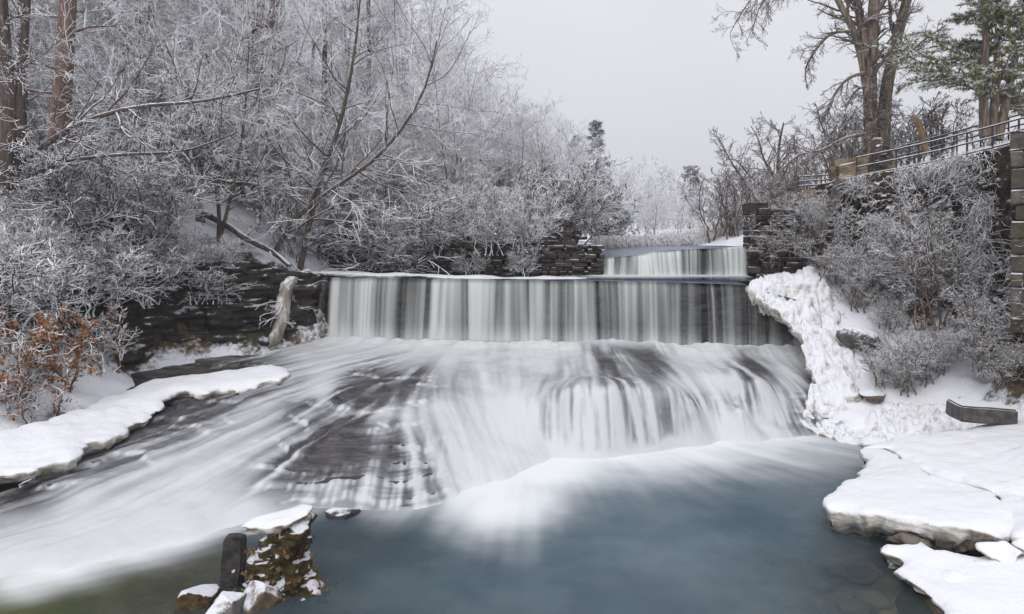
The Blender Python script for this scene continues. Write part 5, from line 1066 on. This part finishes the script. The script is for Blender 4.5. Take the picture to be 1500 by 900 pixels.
obj('body', mesh('body', np.stack([X, Y, Z], 2).reshape(-1, 3), [Q]), M['moss'], st)
rng = np.random.default_rng(64); V0 = np.stack([X, Y, Z], 2).reshape(-1, 3); n_ = 480; b_ = V0[rng.integers(0, int(len(V0)*.75), n_)]+.05*rng.normal(size=(n_, 3)); b_[:, 2] = np.maximum(b_[:, 2], .02)
d = rng.normal(size=(n_, 3)); d /= np.linalg.norm(d, axis=1, keepdims=True); s_ = np.cross(d, rng.normal(size=(n_, 3))); s_ /= np.linalg.norm(s_, axis=1, keepdims=True); l_ = .05+.07*rng.random((n_, 1))
obj('leaves', mesh('leaves', np.stack([b_, b_+d*l_*.5+s_*l_*.4, b_+d*l_, b_+d*l_*.5-s_*l_*.4], 1).reshape(-1, 3), [np.arange(n_*4).reshape(-1, 4)], smoothed=False), M['leafdark'], st)
cp = [(-.62, -.1, 1.14), (-.55, .05, 1.17), (-.1, .3, 1.24), (.3, .32, 1.34), (.46, .1, 1.38), (.44, -.18, 1.36), (.2, -.34, 1.28), (-.15, -.3, 1.2)]
cpp = [tuple(np.array(q_)+p0) for q_ in cp]
cap_o = shelf('ice_slab', [(750+x/y*FPX, HY+(H-z)/y*FPX, y) for x, y, z in cpp], .2, None, None, seed=170, cell=.03, ragged=.03, lump=.05, undercut=.12, edge=.05)
cap_o.parent = st; cap_o.location = tuple(-p0)
pl = PZ(338, 858, 0)
bevel_box('stone_post', (pl[0]+.02, pl[1]+.05, .33), (.34, .25, .95), 'post', 'upright dark squared stone post beside the leaf-clogged stump', 'stone post', rz=.1, ry=.07, seed=65, rough=.025, bev=.03)
for k, (px, py, z, d, m_, lab, tl_) in enumerate(((385, 878, .06, (.74, .68, .6), 'boulder_brown', 'tan boulder with a snow patch in front of the mossy stump', (.25, .2)), (333, 888, .05, (.74, .66, .54), 'boulder', 'grey boulder with a round snow patch at the bottom edge of the photo', (.2, -.15)), (290, 882, .03, (.78, .6, .5), 'moss', 'low mossy rust-brown rock leftmost in the foreground pile', (.1, -.3)), (452, 852, .04, (.5, .5, .3), 'mud_rock', 'dark leafy clump on the right foot of the mossy stump', (0, .2)))):
    p = PZ(px, py, z); rock('boulder', p, d, m_, lab, 70+k, rz=k*.7, tilt=tl_, cuts=12, rough=.08, cat='boulder')
# dark stone between cascade and stump
p = PZ(505, 752, .02); rock('boulder', p, (.85, .6, .22), 'rock_dark', 'flat wet boulder at the foot of the stepped rock, right of the mossy stump', 78, cat='boulder')

# ------------------------------------------------------------------ winter haze
hz = mesh('haze', [(x, y, z) for x in (-950, 950) for y in (-40, 1560) for z in (-3, 60)], [np.array([[0, 1, 3, 2], [4, 6, 7, 5], [0, 4, 5, 1], [2, 3, 7, 6], [0, 2, 6, 4], [1, 5, 7, 3]])], smoothed=False)
m = bpy.data.materials.new('haze'); m.use_nodes = True; t = m.node_tree; t.nodes.clear(); o_ = N(t, 'ShaderNodeOutputMaterial'); v_ = N(t, 'ShaderNodeVolumePrincipled')
v_.inputs['Color'].default_value = (.95, .96, 1, 1); v_.inputs['Density'].default_value = .0008; v_.inputs['Anisotropy'].default_value = .0; t.links.new(v_.outputs[0], o_.inputs['Volume'])
HZ = obj('haze', hz, m); HZ['kind'] = 'stuff'; HZ['label'] = 'thin winter haze over the valley'; HZ['category'] = 'haze'
for p_ in protos+bushes+thp:
    if p_.location.y < -100 or p_.get('label') == 'x':
        for ch in list(p_.children): bpy.data.objects.remove(ch)
        bpy.data.objects.remove(p_)
